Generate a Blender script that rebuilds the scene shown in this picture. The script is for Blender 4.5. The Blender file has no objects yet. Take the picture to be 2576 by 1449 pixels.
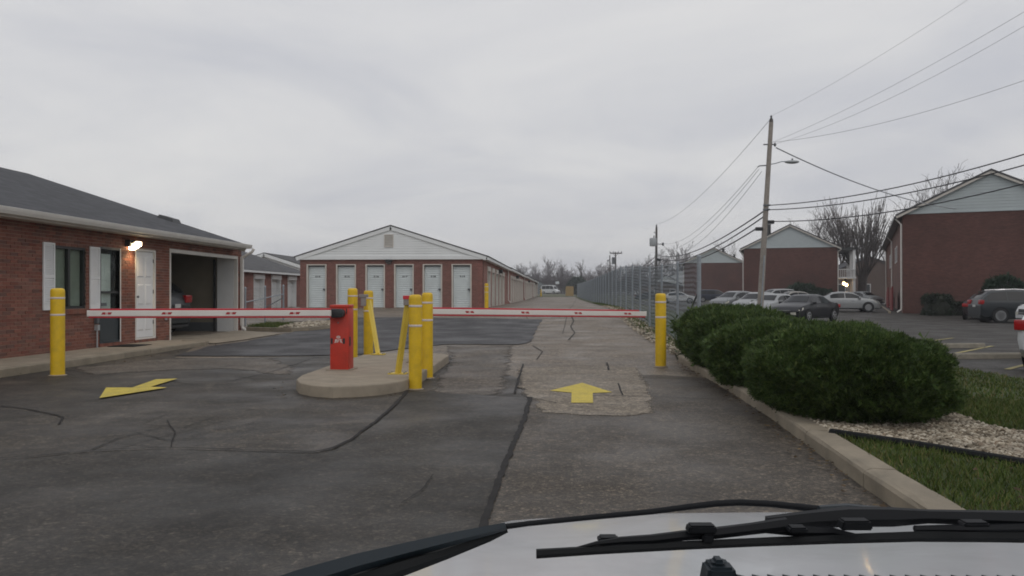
import bpy, bmesh, math, random
from mathutils import Vector, Matrix, noise as mnoise

S = bpy.context.scene
COL = S.collection
rnd = random.Random(11)
R = math.radians

# ------------------------------------------------------------------ camera
A = R(3.35)                 # camera is turned this much to the left of the lane
CA, SA = math.cos(A), math.sin(A)
EYE = 1.30
FPX = 2000.0                # focal length in the units of a 2576 wide picture
cam = bpy.data.cameras.new('camera')
cam.sensor_width = 36.0
cam.lens = 36.0 * FPX / 2576.0
cam.shift_y = 13.5 / 2576.0
cam.clip_start = 0.05
cam.clip_end = 6000.0
camo = bpy.data.objects.new('camera', cam)
camo.location = (0, 0, EYE)
camo.rotation_euler = (R(90), 0, A)
COL.objects.link(camo)
S.camera = camo

# ------------------------------------------------------------------ overcast sky
SUN_EL, SUN_AZ = R(48), R(150)      # a weak, veiled sun behind the camera to the right
w = bpy.data.worlds.new('World')
S.world = w
w.use_nodes = True
nt = w.node_tree
nt.nodes.clear()
def nn(t, x, **kw):
    n = nt.nodes.new(t)
    for k, v in kw.items():
        setattr(n, k, v)
    return n
out = nn('ShaderNodeOutputWorld', 0)
bg = nn('ShaderNodeBackground', 0)
bg.inputs[1].default_value = 0.10
sky = nn('ShaderNodeTexSky', 0, sky_type='NISHITA')
sky.sun_disc = False
sky.sun_elevation = SUN_EL
sky.sun_rotation = SUN_AZ
sky.dust_density = 4.0
tc = nn('ShaderNodeTexCoord', 0)
sep = nn('ShaderNodeSeparateXYZ', 0)
nt.links.new(tc.outputs['Generated'], sep.inputs[0])
def m(op, a, b=None, c=None, clamp=False):
    n = nt.nodes.new('ShaderNodeMath'); n.operation = op; n.use_clamp = clamp
    for i, v in enumerate((a, b, c)):
        if v is None: continue
        if isinstance(v, (int, float)): n.inputs[i].default_value = v
        else: nt.links.new(v, n.inputs[i])
    return n.outputs[0]
zc = m('MAXIMUM', sep.outputs[2], 0.0)
den = m('ADD', zc, 0.16)
u = m('DIVIDE', sep.outputs[0], den)
v = m('DIVIDE', sep.outputs[1], den)
comb = nn('ShaderNodeCombineXYZ', 0)
nt.links.new(u, comb.inputs[0]); nt.links.new(v, comb.inputs[1])
def wnoise(scale, detail, rough, off):
    mp = nn('ShaderNodeMapping', 0)
    mp.inputs['Location'].default_value = off
    nt.links.new(comb.outputs[0], mp.inputs[0])
    n = nn('ShaderNodeTexNoise', 0)
    n.inputs['Scale'].default_value = scale
    n.inputs['Detail'].default_value = detail
    n.inputs['Roughness'].default_value = rough
    n.inputs['Distortion'].default_value = 0.6
    nt.links.new(mp.outputs[0], n.inputs['Vector'])
    return n.outputs['Fac']
n1 = wnoise(0.95, 7, 0.58, (3.1, 0.4, 0))
n2 = wnoise(0.33, 3, 0.5, (1.7, 5.2, 0))
cl = m('ADD', m('MULTIPLY', n1, 0.65), m('MULTIPLY', n2, 0.55))
ramp = nn('ShaderNodeValToRGB', 0)
cr = ramp.color_ramp
cr.elements[0].position = 0.43; cr.elements[0].color = (5.75, 5.85, 6.3, 1)
cr.elements[1].position = 0.80; cr.elements[1].color = (8.2, 8.1, 7.95, 1)
e = cr.elements.new(0.60); e.color = (6.95, 6.95, 7.1, 1)
nt.links.new(cl, ramp.inputs[0])
# an overcast sky is brighter overhead than at the horizon
lum = m('ADD', m('MULTIPLY', zc, 0.12), 0.97)
mul = nn('ShaderNodeVectorMath', 0, operation='SCALE')
nt.links.new(ramp.outputs[0], mul.inputs[0]); nt.links.new(lum, mul.inputs['Scale'])
mix = nn('ShaderNodeMix', 0, data_type='RGBA')
mix.inputs['Factor'].default_value = 0.94
nt.links.new(sky.outputs[0], mix.inputs['A'])
nt.links.new(mul.outputs[0], mix.inputs['B'])
nt.links.new(mix.outputs['Result'], bg.inputs[0])
nt.links.new(bg.outputs[0], out.inputs[0])

# ------------------------------------------------------------------ veiled sun
sl = bpy.data.lights.new('sun', 'SUN')
sl.energy = 0.4
sl.angle = R(40)
sl.color = (1.0, 0.97, 0.93)
so = bpy.data.objects.new('sun', sl)
so.rotation_euler = Vector((math.sin(SUN_AZ) * math.cos(SUN_EL), math.cos(SUN_AZ) * math.cos(SUN_EL), math.sin(SUN_EL))).to_track_quat('Z', 'Y').to_euler()
so.location = (0, 0, 60)
COL.objects.link(so)

S.view_settings.view_transform = 'Standard'
S.view_settings.look = 'None'
S.view_settings.gamma = 1.0
S.view_settings.exposure = 0.0
S.view_settings.use_curve_mapping = False
S.render.engine = 'CYCLES'
S.cycles.use_denoising = True
S.cycles.denoising_prefilter = 'ACCURATE'
S.cycles.max_bounces = 6
S.cycles.transparent_max_bounces = 12
S.cycles.filter_width = 1.8
S.cycles.volume_bounces = 0
S.cycles.volume_step_rate = 4.0
S.cycles.volume_max_steps = 64

# ------------------------------------------------------------------ where things are
def interp(t, tab):
    if t <= tab[0][0]: return tab[0][1]
    for (a, x), (b, y) in zip(tab, tab[1:]):
        if t <= b:
            k = (t - a) / (b - a)
            return x + (y - x) * k
    return tab[-1][1]
LANE = [(14, 0), (20, .05), (26, .15), (32, .40), (38, .58), (60, .54), (90, .57), (130, .78), (230, 1.13), (420, 1.17)]
LOT = [(6, 0), (20, -.10), (42, -.20), (53, -.15), (62, .03), (110, .08), (180, .15), (300, .9), (420, 1.17)]
LEFT = [(14, 0), (25, .10), (40, .28), (52, .33), (75, .40), (130, .75), (230, 1.13), (420, 1.17)]
def sstep(t):
    t = max(0, min(1, t)); return t * t * (3 - 2 * t)
def gz(x, y):
    h = interp(y, LANE)
    if x > 3.2:
        k = sstep((x - 3.2) / 4.0); h = h * (1 - k) + interp(y, LOT) * k
    if x < -13:
        k = sstep((-13 - x) / 4.5); h = h * (1 - k) + interp(y, LEFT) * k
    return h
def V(px, py, d):
    """the world point seen at picture place (px, py) when it stands d metres away"""
    X = (px - 1288) / FPX * d
    return Vector((X * CA - d * SA, X * SA + d * CA, EYE + (738 - py) / FPX * d))
def G(px, py, up=0.0):
    """the ground point (raised by up) seen at (px, py)"""
    d = 2.0
    best = None
    for i in range(60):
        p = V(px, py, d)
        h = EYE - gz(p.x, p.y) - up
        nd = max(0.5, h * FPX / max(py - 738, .5))
        d = d * .4 + nd * .6
    p = V(px, py, d)
    return Vector((p.x, p.y, gz(p.x, p.y) + up))
def cdir(x, d):
    """a direction given to the right of / away from the camera -> world heading angle"""
    wx, wy = x * CA - d * SA, x * SA + d * CA
    return math.atan2(wy, wx)

# ------------------------------------------------------------------ materials
def new_mat(name):
    mt = bpy.data.materials.new(name); mt.use_nodes = True
    return mt, mt.node_tree, mt.node_tree.nodes['Principled BSDF']
class NT:
    def __init__(s, t): s.t = t
    def n(s, typ, **kw):
        n = s.t.nodes.new(typ)
        for k, v in kw.items(): setattr(n, k, v)
        return n
    def l(s, a, b): s.t.links.new(a, b)
    def coord(s, kind='Object', scale=(1, 1, 1)):
        if kind == 'World':
            o = s.n('ShaderNodeNewGeometry').outputs['Position']
        else:
            o = s.n('ShaderNodeTexCoord').outputs[kind]
        mp = s.n('ShaderNodeMapping'); mp.inputs['Scale'].default_value = scale
        s.l(o, mp.inputs[0]); return mp.outputs[0]
    def noise(s, vec, scale, detail=4, rough=.55, dist=0):
        n = s.n('ShaderNodeTexNoise')
        n.inputs['Scale'].default_value = scale; n.inputs['Detail'].default_value = detail
        n.inputs['Roughness'].default_value = rough; n.inputs['Distortion'].default_value = dist
        s.l(vec, n.inputs['Vector']); return n.outputs['Fac']
    def ramp(s, fac, stops):
        r = s.n('ShaderNodeValToRGB'); c = r.color_ramp
        while len(c.elements) < len(stops): c.elements.new(.5)
        for e, (p, col) in zip(c.elements, stops):
            e.position = p
            e.color = (col, col, col, 1) if isinstance(col, (int, float)) else (*col, 1)
        s.l(fac, r.inputs[0]); return r.outputs[0]
    def mix(s, fac, a, b, blend='MIX'):
        x = s.n('ShaderNodeMix', data_type='RGBA', blend_type=blend)
        for k, v in (('Factor', fac), ('A', a), ('B', b)):
            i = [q for q in x.inputs if q.name == k and (q.type == ('VALUE' if k == 'Factor' else 'RGBA'))][0]
            if isinstance(v, (int, float)): i.default_value = v
            elif isinstance(v, tuple): i.default_value = (*v, 1)
            else: s.l(v, i)
        return [q for q in x.outputs if q.type == 'RGBA'][0]
    def math(s, op, a, b):
        x = s.n('ShaderNodeMath', operation=op)
        for i, v in enumerate((a, b)):
            if isinstance(v, (int, float)): x.inputs[i].default_value = v
            else: s.l(v, x.inputs[i])
        return x.outputs[0]
    def bump(s, h, p, strength=.3, dist=.01):
        b = s.n('ShaderNodeBump'); b.inputs['Strength'].default_value = strength
        b.inputs['Distance'].default_value = dist
        s.l(h, b.inputs['Height']); s.l(b.outputs[0], p.inputs['Normal'])

MATS = {}
def paint(name, c, rough=.5, metal=0.0, var=.12, scale=3.0, dirt=None, dirt_amt=.3, bump=0.0, bscale=60, spec=.5, coat=0.0):
    """a plain surface with gentle unevenness, optional dirt patches and fine relief"""
    if name in MATS: return MATS[name]
    mt, t, p = new_mat(name); k = NT(t)
    vec = k.coord('World')
    f = k.noise(vec, scale, 5, .6)
    lo = tuple(max(0, x * (1 - var)) for x in c); hi = tuple(min(1, x * (1 + var)) for x in c)
    col = k.ramp(f, [(.3, lo), (.7, hi)])
    if dirt:
        g = k.noise(vec, scale * .7 + .9, 6, .65, .5)
        col = k.mix(k.ramp(g, [(.45, 0.0), (.75, dirt_amt)]), col, dirt)
    k.l(col, p.inputs['Base Color'])
    p.inputs['Roughness'].default_value = rough
    p.inputs['Metallic'].default_value = metal
    p.inputs['Specular IOR Level'].default_value = spec
    p.inputs['Coat Weight'].default_value = coat
    p.inputs['Coat Roughness'].default_value = .08
    if bump:
        k.bump(k.noise(vec, bscale, 3, .6), p, bump, .01)
    MATS[name] = mt
    return mt

def wear(k, p, vec, amt, scale):
    """the layer frays out where its 'edge' attribute falls to zero"""
    at_ = k.n('ShaderNodeAttribute'); at_.attribute_name = 'edge'
    n_ = k.math('SUBTRACT', k.noise(vec, scale, 8, .75), .5)
    a_ = k.math('ADD', at_.outputs['Fac'], k.math('MULTIPLY', n_, amt * 4))
    k.l(k.ramp(a_, [(.30, 0.0), (.62, 1.0)]), p.inputs['Alpha'])

def asphalt(name, lo, hi, worn, wornamt=.5, speck=.35, cracks=0.0, rough=.62, seed=0.0, spec=.45, streak=(1, 1, 1), soft=False, grit=.6):
    mt, t, p = new_mat(name); k = NT(t)
    vec = k.coord('World', streak)
    vv = k.n('ShaderNodeVectorMath', operation='ADD'); k.l(vec, vv.inputs[0]); vv.inputs[1].default_value = (seed, seed * 1.7, 0)
    vec = vv.outputs[0]
    base = k.ramp(k.noise(vec, .55, 7, .68, .6), [(.36, lo), (.64, hi)])
    wr = k.ramp(k.noise(vec, 1.3, 8, .7, 1.2), [(.50, 0.0), (.68, wornamt)])
    col = k.mix(wr, base, worn)
    fine = k.noise(k.coord('World'), 60, 5, .8)
    col = k.mix(speck, col, k.ramp(fine, [(.34, .05), (.5, .60), (.64, 2.6)]), 'MULTIPLY')
    med = k.noise(k.coord('World'), 11, 8, .78)
    col = k.mix(.85, col, k.ramp(med, [(.32, .50), (.68, 1.50)]), 'MULTIPLY')
    vs_ = k.n('ShaderNodeTexVoronoi'); vs_.inputs['Scale'].default_value = 42; k.l(k.coord('World'), vs_.inputs['Vector'])
    sr = k.n('ShaderNodeSeparateColor'); k.l(vs_.outputs['Color'], sr.inputs[0])
    col = k.mix(grit, col, k.ramp(sr.outputs[0], [(.0, .40), (.55, .78), (.80, 1.25), (1.0, 2.6)]), 'MULTIPLY')
    if cracks:
        vo = k.n('ShaderNodeTexVoronoi', feature='DISTANCE_TO_EDGE'); vo.inputs['Scale'].default_value = 2.6
        wob = k.n('ShaderNodeTexNoise'); wob.inputs['Scale'].default_value = 2.2; wob.inputs['Detail'].default_value = 5
        k.l(vec, wob.inputs['Vector'])
        ad = k.n('ShaderNodeVectorMath', operation='MULTIPLY_ADD'); k.l(wob.outputs['Color'], ad.inputs[0]); ad.inputs[1].default_value = (.9, .9, 0); k.l(vec, ad.inputs[2])
        k.l(ad.outputs[0], vo.inputs['Vector'])
        line = k.ramp(vo.outputs[0], [(.0, 1.0), (.035, 0.0)])
        where = k.ramp(k.noise(vec, .42, 3, .5), [(.50, 0.0), (.62, cracks)])
        f = k.math('MULTIPLY', line, where)
        col = k.mix(f, col, (.012, .011, .010))
    k.l(col, p.inputs['Base Color'])
    rr = k.ramp(k.noise(vec, .8, 5, .6), [(.35, rough - .12), (.65, rough + .18)])
    k.l(rr, p.inputs['Roughness'])
    p.inputs['Specular IOR Level'].default_value = spec
    k.bump(fine, p, .4, .01)
    if soft: wear(k, p, vec, .5, 3.0)
    MATS[name] = mt
    return mt

def brick_real(name, cols):
    """for bricks that are geometry: every brick takes its own shade"""
    mt, t, p = new_mat(name); k = NT(t)
    oi = k.n('ShaderNodeObjectInfo').outputs['Random']
    ri = k.n('ShaderNodeNewGeometry').outputs['Random Per Island']
    f = k.math('FRACT', k.math('ADD', k.math('MULTIPLY', oi, 7.31), ri), 0)
    n = len(cols)
    col = k.ramp(f, [(i / (n - 1), c) for i, c in enumerate(cols)])
    vec = k.coord('World')
    col = k.mix(.55, col, k.ramp(k.noise(vec, 22, 5, .7), [(.3, .55), (.7, 1.4)]), 'MULTIPLY')
    col = k.mix(k.ramp(k.noise(vec, .8, 5, .6), [(.45, 0.0), (.75, .35)]), col, (.20, .12, .095))
    k.l(col, p.inputs['Base Color']); p.inputs['Roughness'].default_value = .85
    k.bump(k.noise(vec, 80, 4, .7), p, .35, .006)
    MATS[name] = mt
    return mt

def brick_far(name, c1, c2, mortar, axis='X'):
    """for walls too far away to tell one brick from the next"""
    mt, t, p = new_mat(name); k = NT(t)
    tcn = k.n('ShaderNodeTexCoord'); sp = k.n('ShaderNodeSeparateXYZ'); k.l(tcn.outputs['Object'], sp.inputs[0])
    cb = k.n('ShaderNodeCombineXYZ')
    k.l(k.math('ADD', sp.outputs[0], sp.outputs[1]), cb.inputs[0]); k.l(sp.outputs[2], cb.inputs[1])
    b = k.n('ShaderNodeTexBrick')
    b.inputs['Scale'].default_value = 1.0
    b.inputs['Brick Width'].default_value = .203; b.inputs['Row Height'].default_value = .0677
    b.inputs['Mortar Size'].default_value = .006; b.inputs['Bias'].default_value = .1
    b.inputs['Color1'].default_value = (*c1, 1); b.inputs['Color2'].default_value = (*c2, 1); b.inputs['Mortar'].default_value = (*mortar, 1)
    k.l(cb.outputs[0], b.inputs['Vector'])
    vec = k.coord('World')
    col = k.mix(.75, b.outputs['Color'], k.ramp(k.noise(vec, .35, 6, .65, .4), [(.3, .62), (.72, 1.4)]), 'MULTIPLY')
    col = k.mix(.5, col, k.ramp(k.noise(k.coord('World', (1, 1, 5)), 2.2, 4, .6), [(.3, .7), (.7, 1.3)]), 'MULTIPLY')
    k.l(col, p.inputs['Base Color']); p.inputs['Roughness'].default_value = .88
    MATS[name] = mt
    return mt

def shingle(name, lo, hi):
    mt, t, p = new_mat(name); k = NT(t)
    tcn = k.n('ShaderNodeNewGeometry'); sp = k.n('ShaderNodeSeparateXYZ'); k.l(tcn.outputs['Position'], sp.inputs[0])
    cb = k.n('ShaderNodeCombineXYZ'); k.l(sp.outputs[1], cb.inputs[0]); k.l(k.math('MULTIPLY', sp.outputs[2], 3.1), cb.inputs[1])
    b = k.n('ShaderNodeTexBrick'); b.inputs['Scale'].default_value = 1.0
    b.inputs['Brick Width'].default_value = .33; b.inputs['Row Height'].default_value = .14; b.inputs['Mortar Size'].default_value = .006
    b.inputs['Color1'].default_value = (*lo, 1); b.inputs['Color2'].default_value = (*hi, 1); b.inputs['Mortar'].default_value = (*[x * .45 for x in lo], 1)
    k.l(cb.outputs[0], b.inputs['Vector'])
    vec = k.coord('World')
    col = k.mix(.7, b.outputs['Color'], k.ramp(k.noise(vec, 1.2, 6, .7), [(.3, .6), (.7, 1.4)]), 'MULTIPLY')
    k.l(col, p.inputs['Base Color']); p.inputs['Roughness'].default_value = .85
    k.bump(b.outputs['Fac'], p, .25, .01)
    MATS[name] = mt
    return mt

def emis(name, c, s):
    mt, t, p = new_mat(name)
    p.inputs['Base Color'].default_value = (*c, 1)
    p.inputs['Emission Color'].default_value = (*c, 1); p.inputs['Emission Strength'].default_value = s
    MATS[name] = mt; return mt

def leafmat(name, stops, rough=.6, trans=0.15, scale=6):
    mt, t, p = new_mat(name); k = NT(t)
    ri = k.n('ShaderNodeNewGeometry').outputs['Random Per Island']
    col = k.ramp(ri, stops)
    col = k.mix(.6, col, k.ramp(k.noise(k.coord('World'), scale, 4, .6), [(.3, .5), (.7, 1.5)]), 'MULTIPLY')
    k.l(col, p.inputs['Base Color']); p.inputs['Roughness'].default_value = rough
    p.inputs['Specular IOR Level'].default_value = .25
    MATS[name] = mt; return mt

# greys, concretes
M = {}
M['lane'] = asphalt('lane_asphalt', (.130, .104, .077), (.195, .158, .119), (.265, .216, .163), .5, .5, .8, .58, 3.0)
M['apron'] = asphalt('apron_asphalt', (.021, .0172, .0122), (.050, .0405, .0295), (.110, .090, .066), .65, .65, .9, .56, 8.0)
M['strip'] = asphalt('strip_asphalt', (.021, .0178, .0137), (.042, .0352, .0272), (.068, .056, .043), .5, .65, .0, .58, 5.0)
M['right'] = asphalt('right_asphalt', (.054, .043, .0315), (.090, .0725, .053), (.126, .102, .075), .4, .65, .0, .58, 1.0)
M['newpatch'] = asphalt('fresh_asphalt', (.033, .032, .034), (.048, .046, .048), (.061, .058, .059), .3, .45, .0, .6, 2.0, .35)
M['lot'] = asphalt('lot_asphalt', (.027, .0242, .0205), (.048, .043, .0365), (.068, .060, .050), .4, .5, .5, .65, 6.0, .3)
M['concpatch'] = asphalt('concrete_pad', (.155, .128, .096), (.235, .197, .150), (.32, .272, .210), .6, .45, .7, .68, 4.0, soft=True, grit=.5)
M['alligator'] = asphalt('crazed_asphalt', (.066, .054, .041), (.122, .100, .077), (.19, .157, .120), .6, .6, 1.0, .62, 9.0, soft=True)
M['tar'] = paint('crack_sealer', (.024, .0225, .022), .8, 0, .3, 9, bump=.3, spec=.2)
M['oldcrack'] = paint('old_crack_fill', (.055, .049, .042), .85, 0, .3, 9, spec=.2)
M['concrete'] = paint('weathered_concrete', (.29, .245, .185), .85, 0, .16, 2.2, (.13, .115, .09), .55, .4, 50)
M['kerb'] = paint('kerb_concrete', (.25, .213, .158), .85, 0, .18, 2.6, (.12, .105, .08), .55, .4, 45)
M['island'] = paint('island_concrete', (.29, .245, .185), .85, 0, .16, 2.8, (.14, .122, .095), .5, .4, 50)
M['wheelstop'] = paint('wheel_stop_concrete', (.22, .20, .16), .85, 0, .2, 4, (.10, .09, .07), .5, .3, 40)
M['yellow'] = paint('yellow_plastic', (.70, .455, .010), .46, 0, .07, 7, (.30, .20, .03), .38)
M['yellowsteel'] = paint('yellow_painted_steel', (.68, .50, .06), .5, 0, .08, 4, (.40, .30, .08), .3)
M['yellowline_plain'] = paint('yellow_road_paint', (.56, .44, .07), .75, 0, .16, 9, (.20, .165, .075), .75, .4, 70)
def worn_paint(name, c, dirt):
    mt, t, p = new_mat(name); k = NT(t); vec = k.coord('World')
    col = k.mix(k.ramp(k.noise(vec, 5, 7, .7), [(.42, 0.0), (.75, .6)]), c, dirt)
    col = k.mix(.6, col, k.ramp(k.noise(vec, 55, 4, .7), [(.3, .6), (.7, 1.35)]), 'MULTIPLY')
    k.l(col, p.inputs['Base Color']); p.inputs['Roughness'].default_value = .75
    a_ = k.math('ADD', k.noise(vec, 38, 6, .8), k.math('MULTIPLY', k.noise(vec, 3.0, 4, .6), .55))
    k.l(k.ramp(a_, [(.56, 0.0), (.64, 1.0)]), p.inputs['Alpha'])
    MATS[name] = mt; return mt
M['yellowline'] = worn_paint('worn_yellow_paint', (.58, .455, .065), (.27, .22, .08))
M['fadedline'] = paint('faded_yellow_paint', (.33, .28, .11), .75, 0, .2, 6, (.10, .095, .08), .7)
M['band'] = paint('reflective_band', (.62, .55, .52), .45, 0, .05)
M['red'] = paint('red_cabinet_paint', (.50, .036, .018), .42, 0, .09, 6, (.24, .03, .022), .45)
M['redrubber'] = paint('red_rubber_edge', (.52, .025, .04), .5, 0, .06)
M['redmark'] = paint('red_reflector', (.38, .018, .022), .35, 0, .05)
M['pink'] = paint('faded_emblem', (.62, .38, .36), .5)
M['whitearm'] = paint('white_aluminium', (.72, .69, .65), .42, 0, .03, 1.5, (.5, .46, .42), .25)
M['black'] = paint('black_plastic', (.018, .020, .023), .45, 0, .15)
M['blackrub'] = paint('black_rubber', (.008, .009, .010), .7, 0, .15, spec=.2)
M['wiper'] = paint('wiper_black', (.006, .007, .009), .6, 0, .1, spec=.2)
M['wipergrey'] = paint('wiper_satin_grey', (.013, .020, .026), .5, 0, .1, spec=.3)
M['white'] = paint('white_paint', (.74, .75, .75), .45, 0, .04, 1.2, (.50, .49, .46), .25)
M['whitewarm'] = paint('off_white_trim', (.56, .53, .48), .5, 0, .06, 1.5, (.35, .32, .27), .3)
M['trim'] = paint('aluminium_trim', (.66, .64, .60), .45, 0, .05, 1.5, (.42, .39, .34), .25)
M['jamb'] = paint('grey_white_jamb', (.60, .61, .61), .55, 0, .04)
M['siding'] = paint('white_vinyl_siding', (.73, .755, .755), .5, 0, .03, .8, (.52, .53, .52), .2)
M['sidinggrey'] = paint('pale_grey_siding', (.42, .47, .48), .6, 0, .04, .8, (.32, .35, .35), .25)
M['slat'] = paint('roller_door_steel', (.60, .66, .67), .42, 0, .04, 2, (.42, .45, .45), .3)
M['slatwhite'] = paint('white_roller_steel', (.68, .70, .71), .42, 0, .04, 2)
M['dark'] = paint('dark_bronze_frame', (.022, .024, .024), .4, 0, .1)
M['stormdoor'] = paint('dark_storm_door', (.035, .045, .050), .35, 0, .1)
M['blind'] = paint('window_blind', (.42, .45, .38), .6, 0, .1, 4)
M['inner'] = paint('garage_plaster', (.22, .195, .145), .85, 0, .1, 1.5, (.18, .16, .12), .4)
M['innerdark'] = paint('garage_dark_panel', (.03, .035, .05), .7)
M['galv'] = paint('galvanised_steel', (.30, .33, .36), .45, .55, .12, 6)
M['galvdark'] = paint('weathered_brace', (.12, .13, .14), .55, .4, .1, 6)
M['mesh'] = paint('chain_link_wire', (.14, .165, .185), .55, .4, .1, 3)
M['wood'] = paint('weathered_pole_wood', (.30, .27, .24), .85, 0, .15, 5, (.16, .14, .12), .5, .4, 40)
M['wooddark'] = paint('dark_pole_wood', (.10, .092, .088), .85, 0, .2, 5)
M['metal'] = paint('grey_hardware', (.16, .17, .18), .45, .6, .1)
M['transformer'] = paint('transformer_grey', (.34, .36, .37), .5, .2, .06)
M['cable'] = paint('black_cable', (.03, .031, .035), .6, 0, .1)
M['cablegrey'] = paint('grey_cable', (.30, .31, .33), .6, 0, .1)
M['roof'] = shingle('charcoal_shingles', (.034, .036, .042), (.060, .062, .070))
M['roof2'] = shingle('grey_shingles', (.060, .060, .062), (.088, .088, .092))
M['brick'] = brick_real('red_brick', [(.17, .056, .036), (.24, .092, .060), (.20, .072, .047), (.115, .052, .040), (.26, .112, .078), (.165, .046, .029), (.205, .088, .060), (.125, .064, .049)])
M['brick2'] = brick_real('storage_brick', [(.205, .090, .074), (.25, .118, .10), (.185, .083, .072), (.225, .10, .085), (.17, .080, .068)])
M['mortar'] = paint('mortar', (.30, .215, .17), .9, 0, .12, 3)
M['brickfar'] = brick_far('storage_side_brick', (.225, .088, .068), (.275, .118, .094), (.25, .17, .14))
M['brickapt'] = brick_far('apartment_brick', (.078, .027, .021), (.104, .041, .032), (.085, .052, .043))
M['brickapt2'] = brick_far('apartment_side_brick', (.125, .056, .044), (.16, .074, .058), (.14, .092, .076))
M['bark'] = paint('bare_bark', (.095, .080, .075), .9, 0, .25, 4)
M['barkfar'] = paint('far_bark', (.115, .098, .100), .9, 0, .25, .2)
M['thicket'] = paint('far_thicket_twigs', (.075, .060, .062), .9, 0, .25, .1)
M['soil'] = paint('bare_soil', (.075, .062, .045), .95, 0, .3, 2)
M['lampglow'] = emis('lamp_glow', (1.0, .80, .50), 14)
M['lampglow2'] = emis('entrance_lamp_glow', (1.0, .66, .28), 12)
def glass(name, c, rough=.06):
    mt, t, p = new_mat(name)
    p.inputs['Base Color'].default_value = (*c, 1); p.inputs['Roughness'].default_value = rough
    p.inputs['Specular IOR Level'].default_value = .25
    MATS[name] = mt; return mt
M['carglass'] = glass('car_glass', (.012, .014, .016))
def clear_glass(name):
    mt, t, p = new_mat(name)
    t.nodes.remove(p)
    o = [n for n in t.nodes if n.type == 'OUTPUT_MATERIAL'][0]
    a = t.nodes.new('ShaderNodeBsdfTransparent'); a.inputs[0].default_value = (.88, .92, .90, 1)
    g = t.nodes.new('ShaderNodeBsdfGlossy'); g.inputs['Roughness'].default_value = .04
    lw = t.nodes.new('ShaderNodeLayerWeight'); lw.inputs[0].default_value = .5
    pw_ = t.nodes.new('ShaderNodeMath'); pw_.operation = 'POWER'; pw_.inputs[1].default_value = 4.5
    t.links.new(lw.outputs['Facing'], pw_.inputs[0])
    fr = t.nodes.new('ShaderNodeMath'); fr.operation = 'MULTIPLY_ADD'; fr.inputs[1].default_value = .8; fr.inputs[2].default_value = .04
    t.links.new(pw_.outputs[0], fr.inputs[0])
    mx = t.nodes.new('ShaderNodeMixShader')
    t.links.new(fr.outputs[0], mx.inputs[0]); t.links.new(a.outputs[0], mx.inputs[1]); t.links.new(g.outputs[0], mx.inputs[2])
    t.links.new(mx.outputs[0], o.inputs[0])
    MATS[name] = mt; return mt
M['glass'] = clear_glass('window_glass')
M['juniper'] = leafmat('juniper_needles', [(0, (.024, .044, .012)), (.5, (.048, .086, .020)), (.85, (.078, .120, .028)), (1, (.110, .135, .040))], .65, scale=5)
M['junipercore'] = paint('juniper_inner_shade', (.012, .016, .008), .95, 0, .3, 5)  # near-black colour stands for the shade deep inside the bushes
M['grass'] = leafmat('grass_blades', [(0, (.036, .062, .011)), (.5, (.062, .098, .017)), (.8, (.098, .118, .026)), (1, (.17, .135, .06))], .7, scale=1.3)
M['lawn'] = paint('lawn_ground', (.036, .052, .013), .95, 0, .35, 1.2, (.062, .055, .028), .5, .5, 40)
M['evergreen'] = leafmat('evergreen_leaves', [(0, (.010, .026, .014)), (.6, (.016, .042, .020)), (1, (.026, .058, .026))], .65, scale=2)
M['hedge'] = leafmat('hedge_leaves', [(0, (.010, .020, .010)), (1, (.020, .036, .015))], .7, scale=3)
M['stone'] = leafmat('pale_stones', [(0, (.10, .080, .056)), (.3, (.25, .21, .155)), (.6, (.36, .315, .245)), (.85, (.50, .455, .37)), (1, (.17, .12, .08))], .85, scale=3)
M['fieldgrass'] = paint('far_field', (.072, .075, .036), .95, 0, .25, .25, (.10, .088, .055), .5)
M['tan'] = paint('tan_boards', (.32, .225, .10), .8, 0, .1, 2)
M['darkfence'] = paint('dark_wood_fence', (.075, .065, .058), .9, 0, .2, 1)
M['farwhite'] = paint('far_white_wall', (.55, .58, .60), .7, 0, .04)
M['fargrey'] = paint('far_grey_wall', (.20, .225, .235), .8, 0, .08)
M['farbrown'] = paint('far_brown_wall', (.12, .085, .070), .85, 0, .1)
M['screen'] = paint('window_dark', (.03, .034, .036), .2, 0, .1)
M['plate'] = paint('licence_plate', (.6, .6, .58), .5)
M['tyre'] = paint('tyre_rubber', (.014, .014, .015), .85)
M['rim'] = paint('alloy_rim', (.42, .43, .44), .3, .7)
M['tail'] = paint('tail_lamp_red', (.35, .012, .014), .15)
M['head'] = paint('head_lamp_lens', (.55, .54, .47), .12)
M['chrome'] = paint('chrome_trim', (.6, .6, .62), .15, .9)
M['redrail'] = paint('red_painted_wood', (.20, .022, .022), .6)
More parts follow.
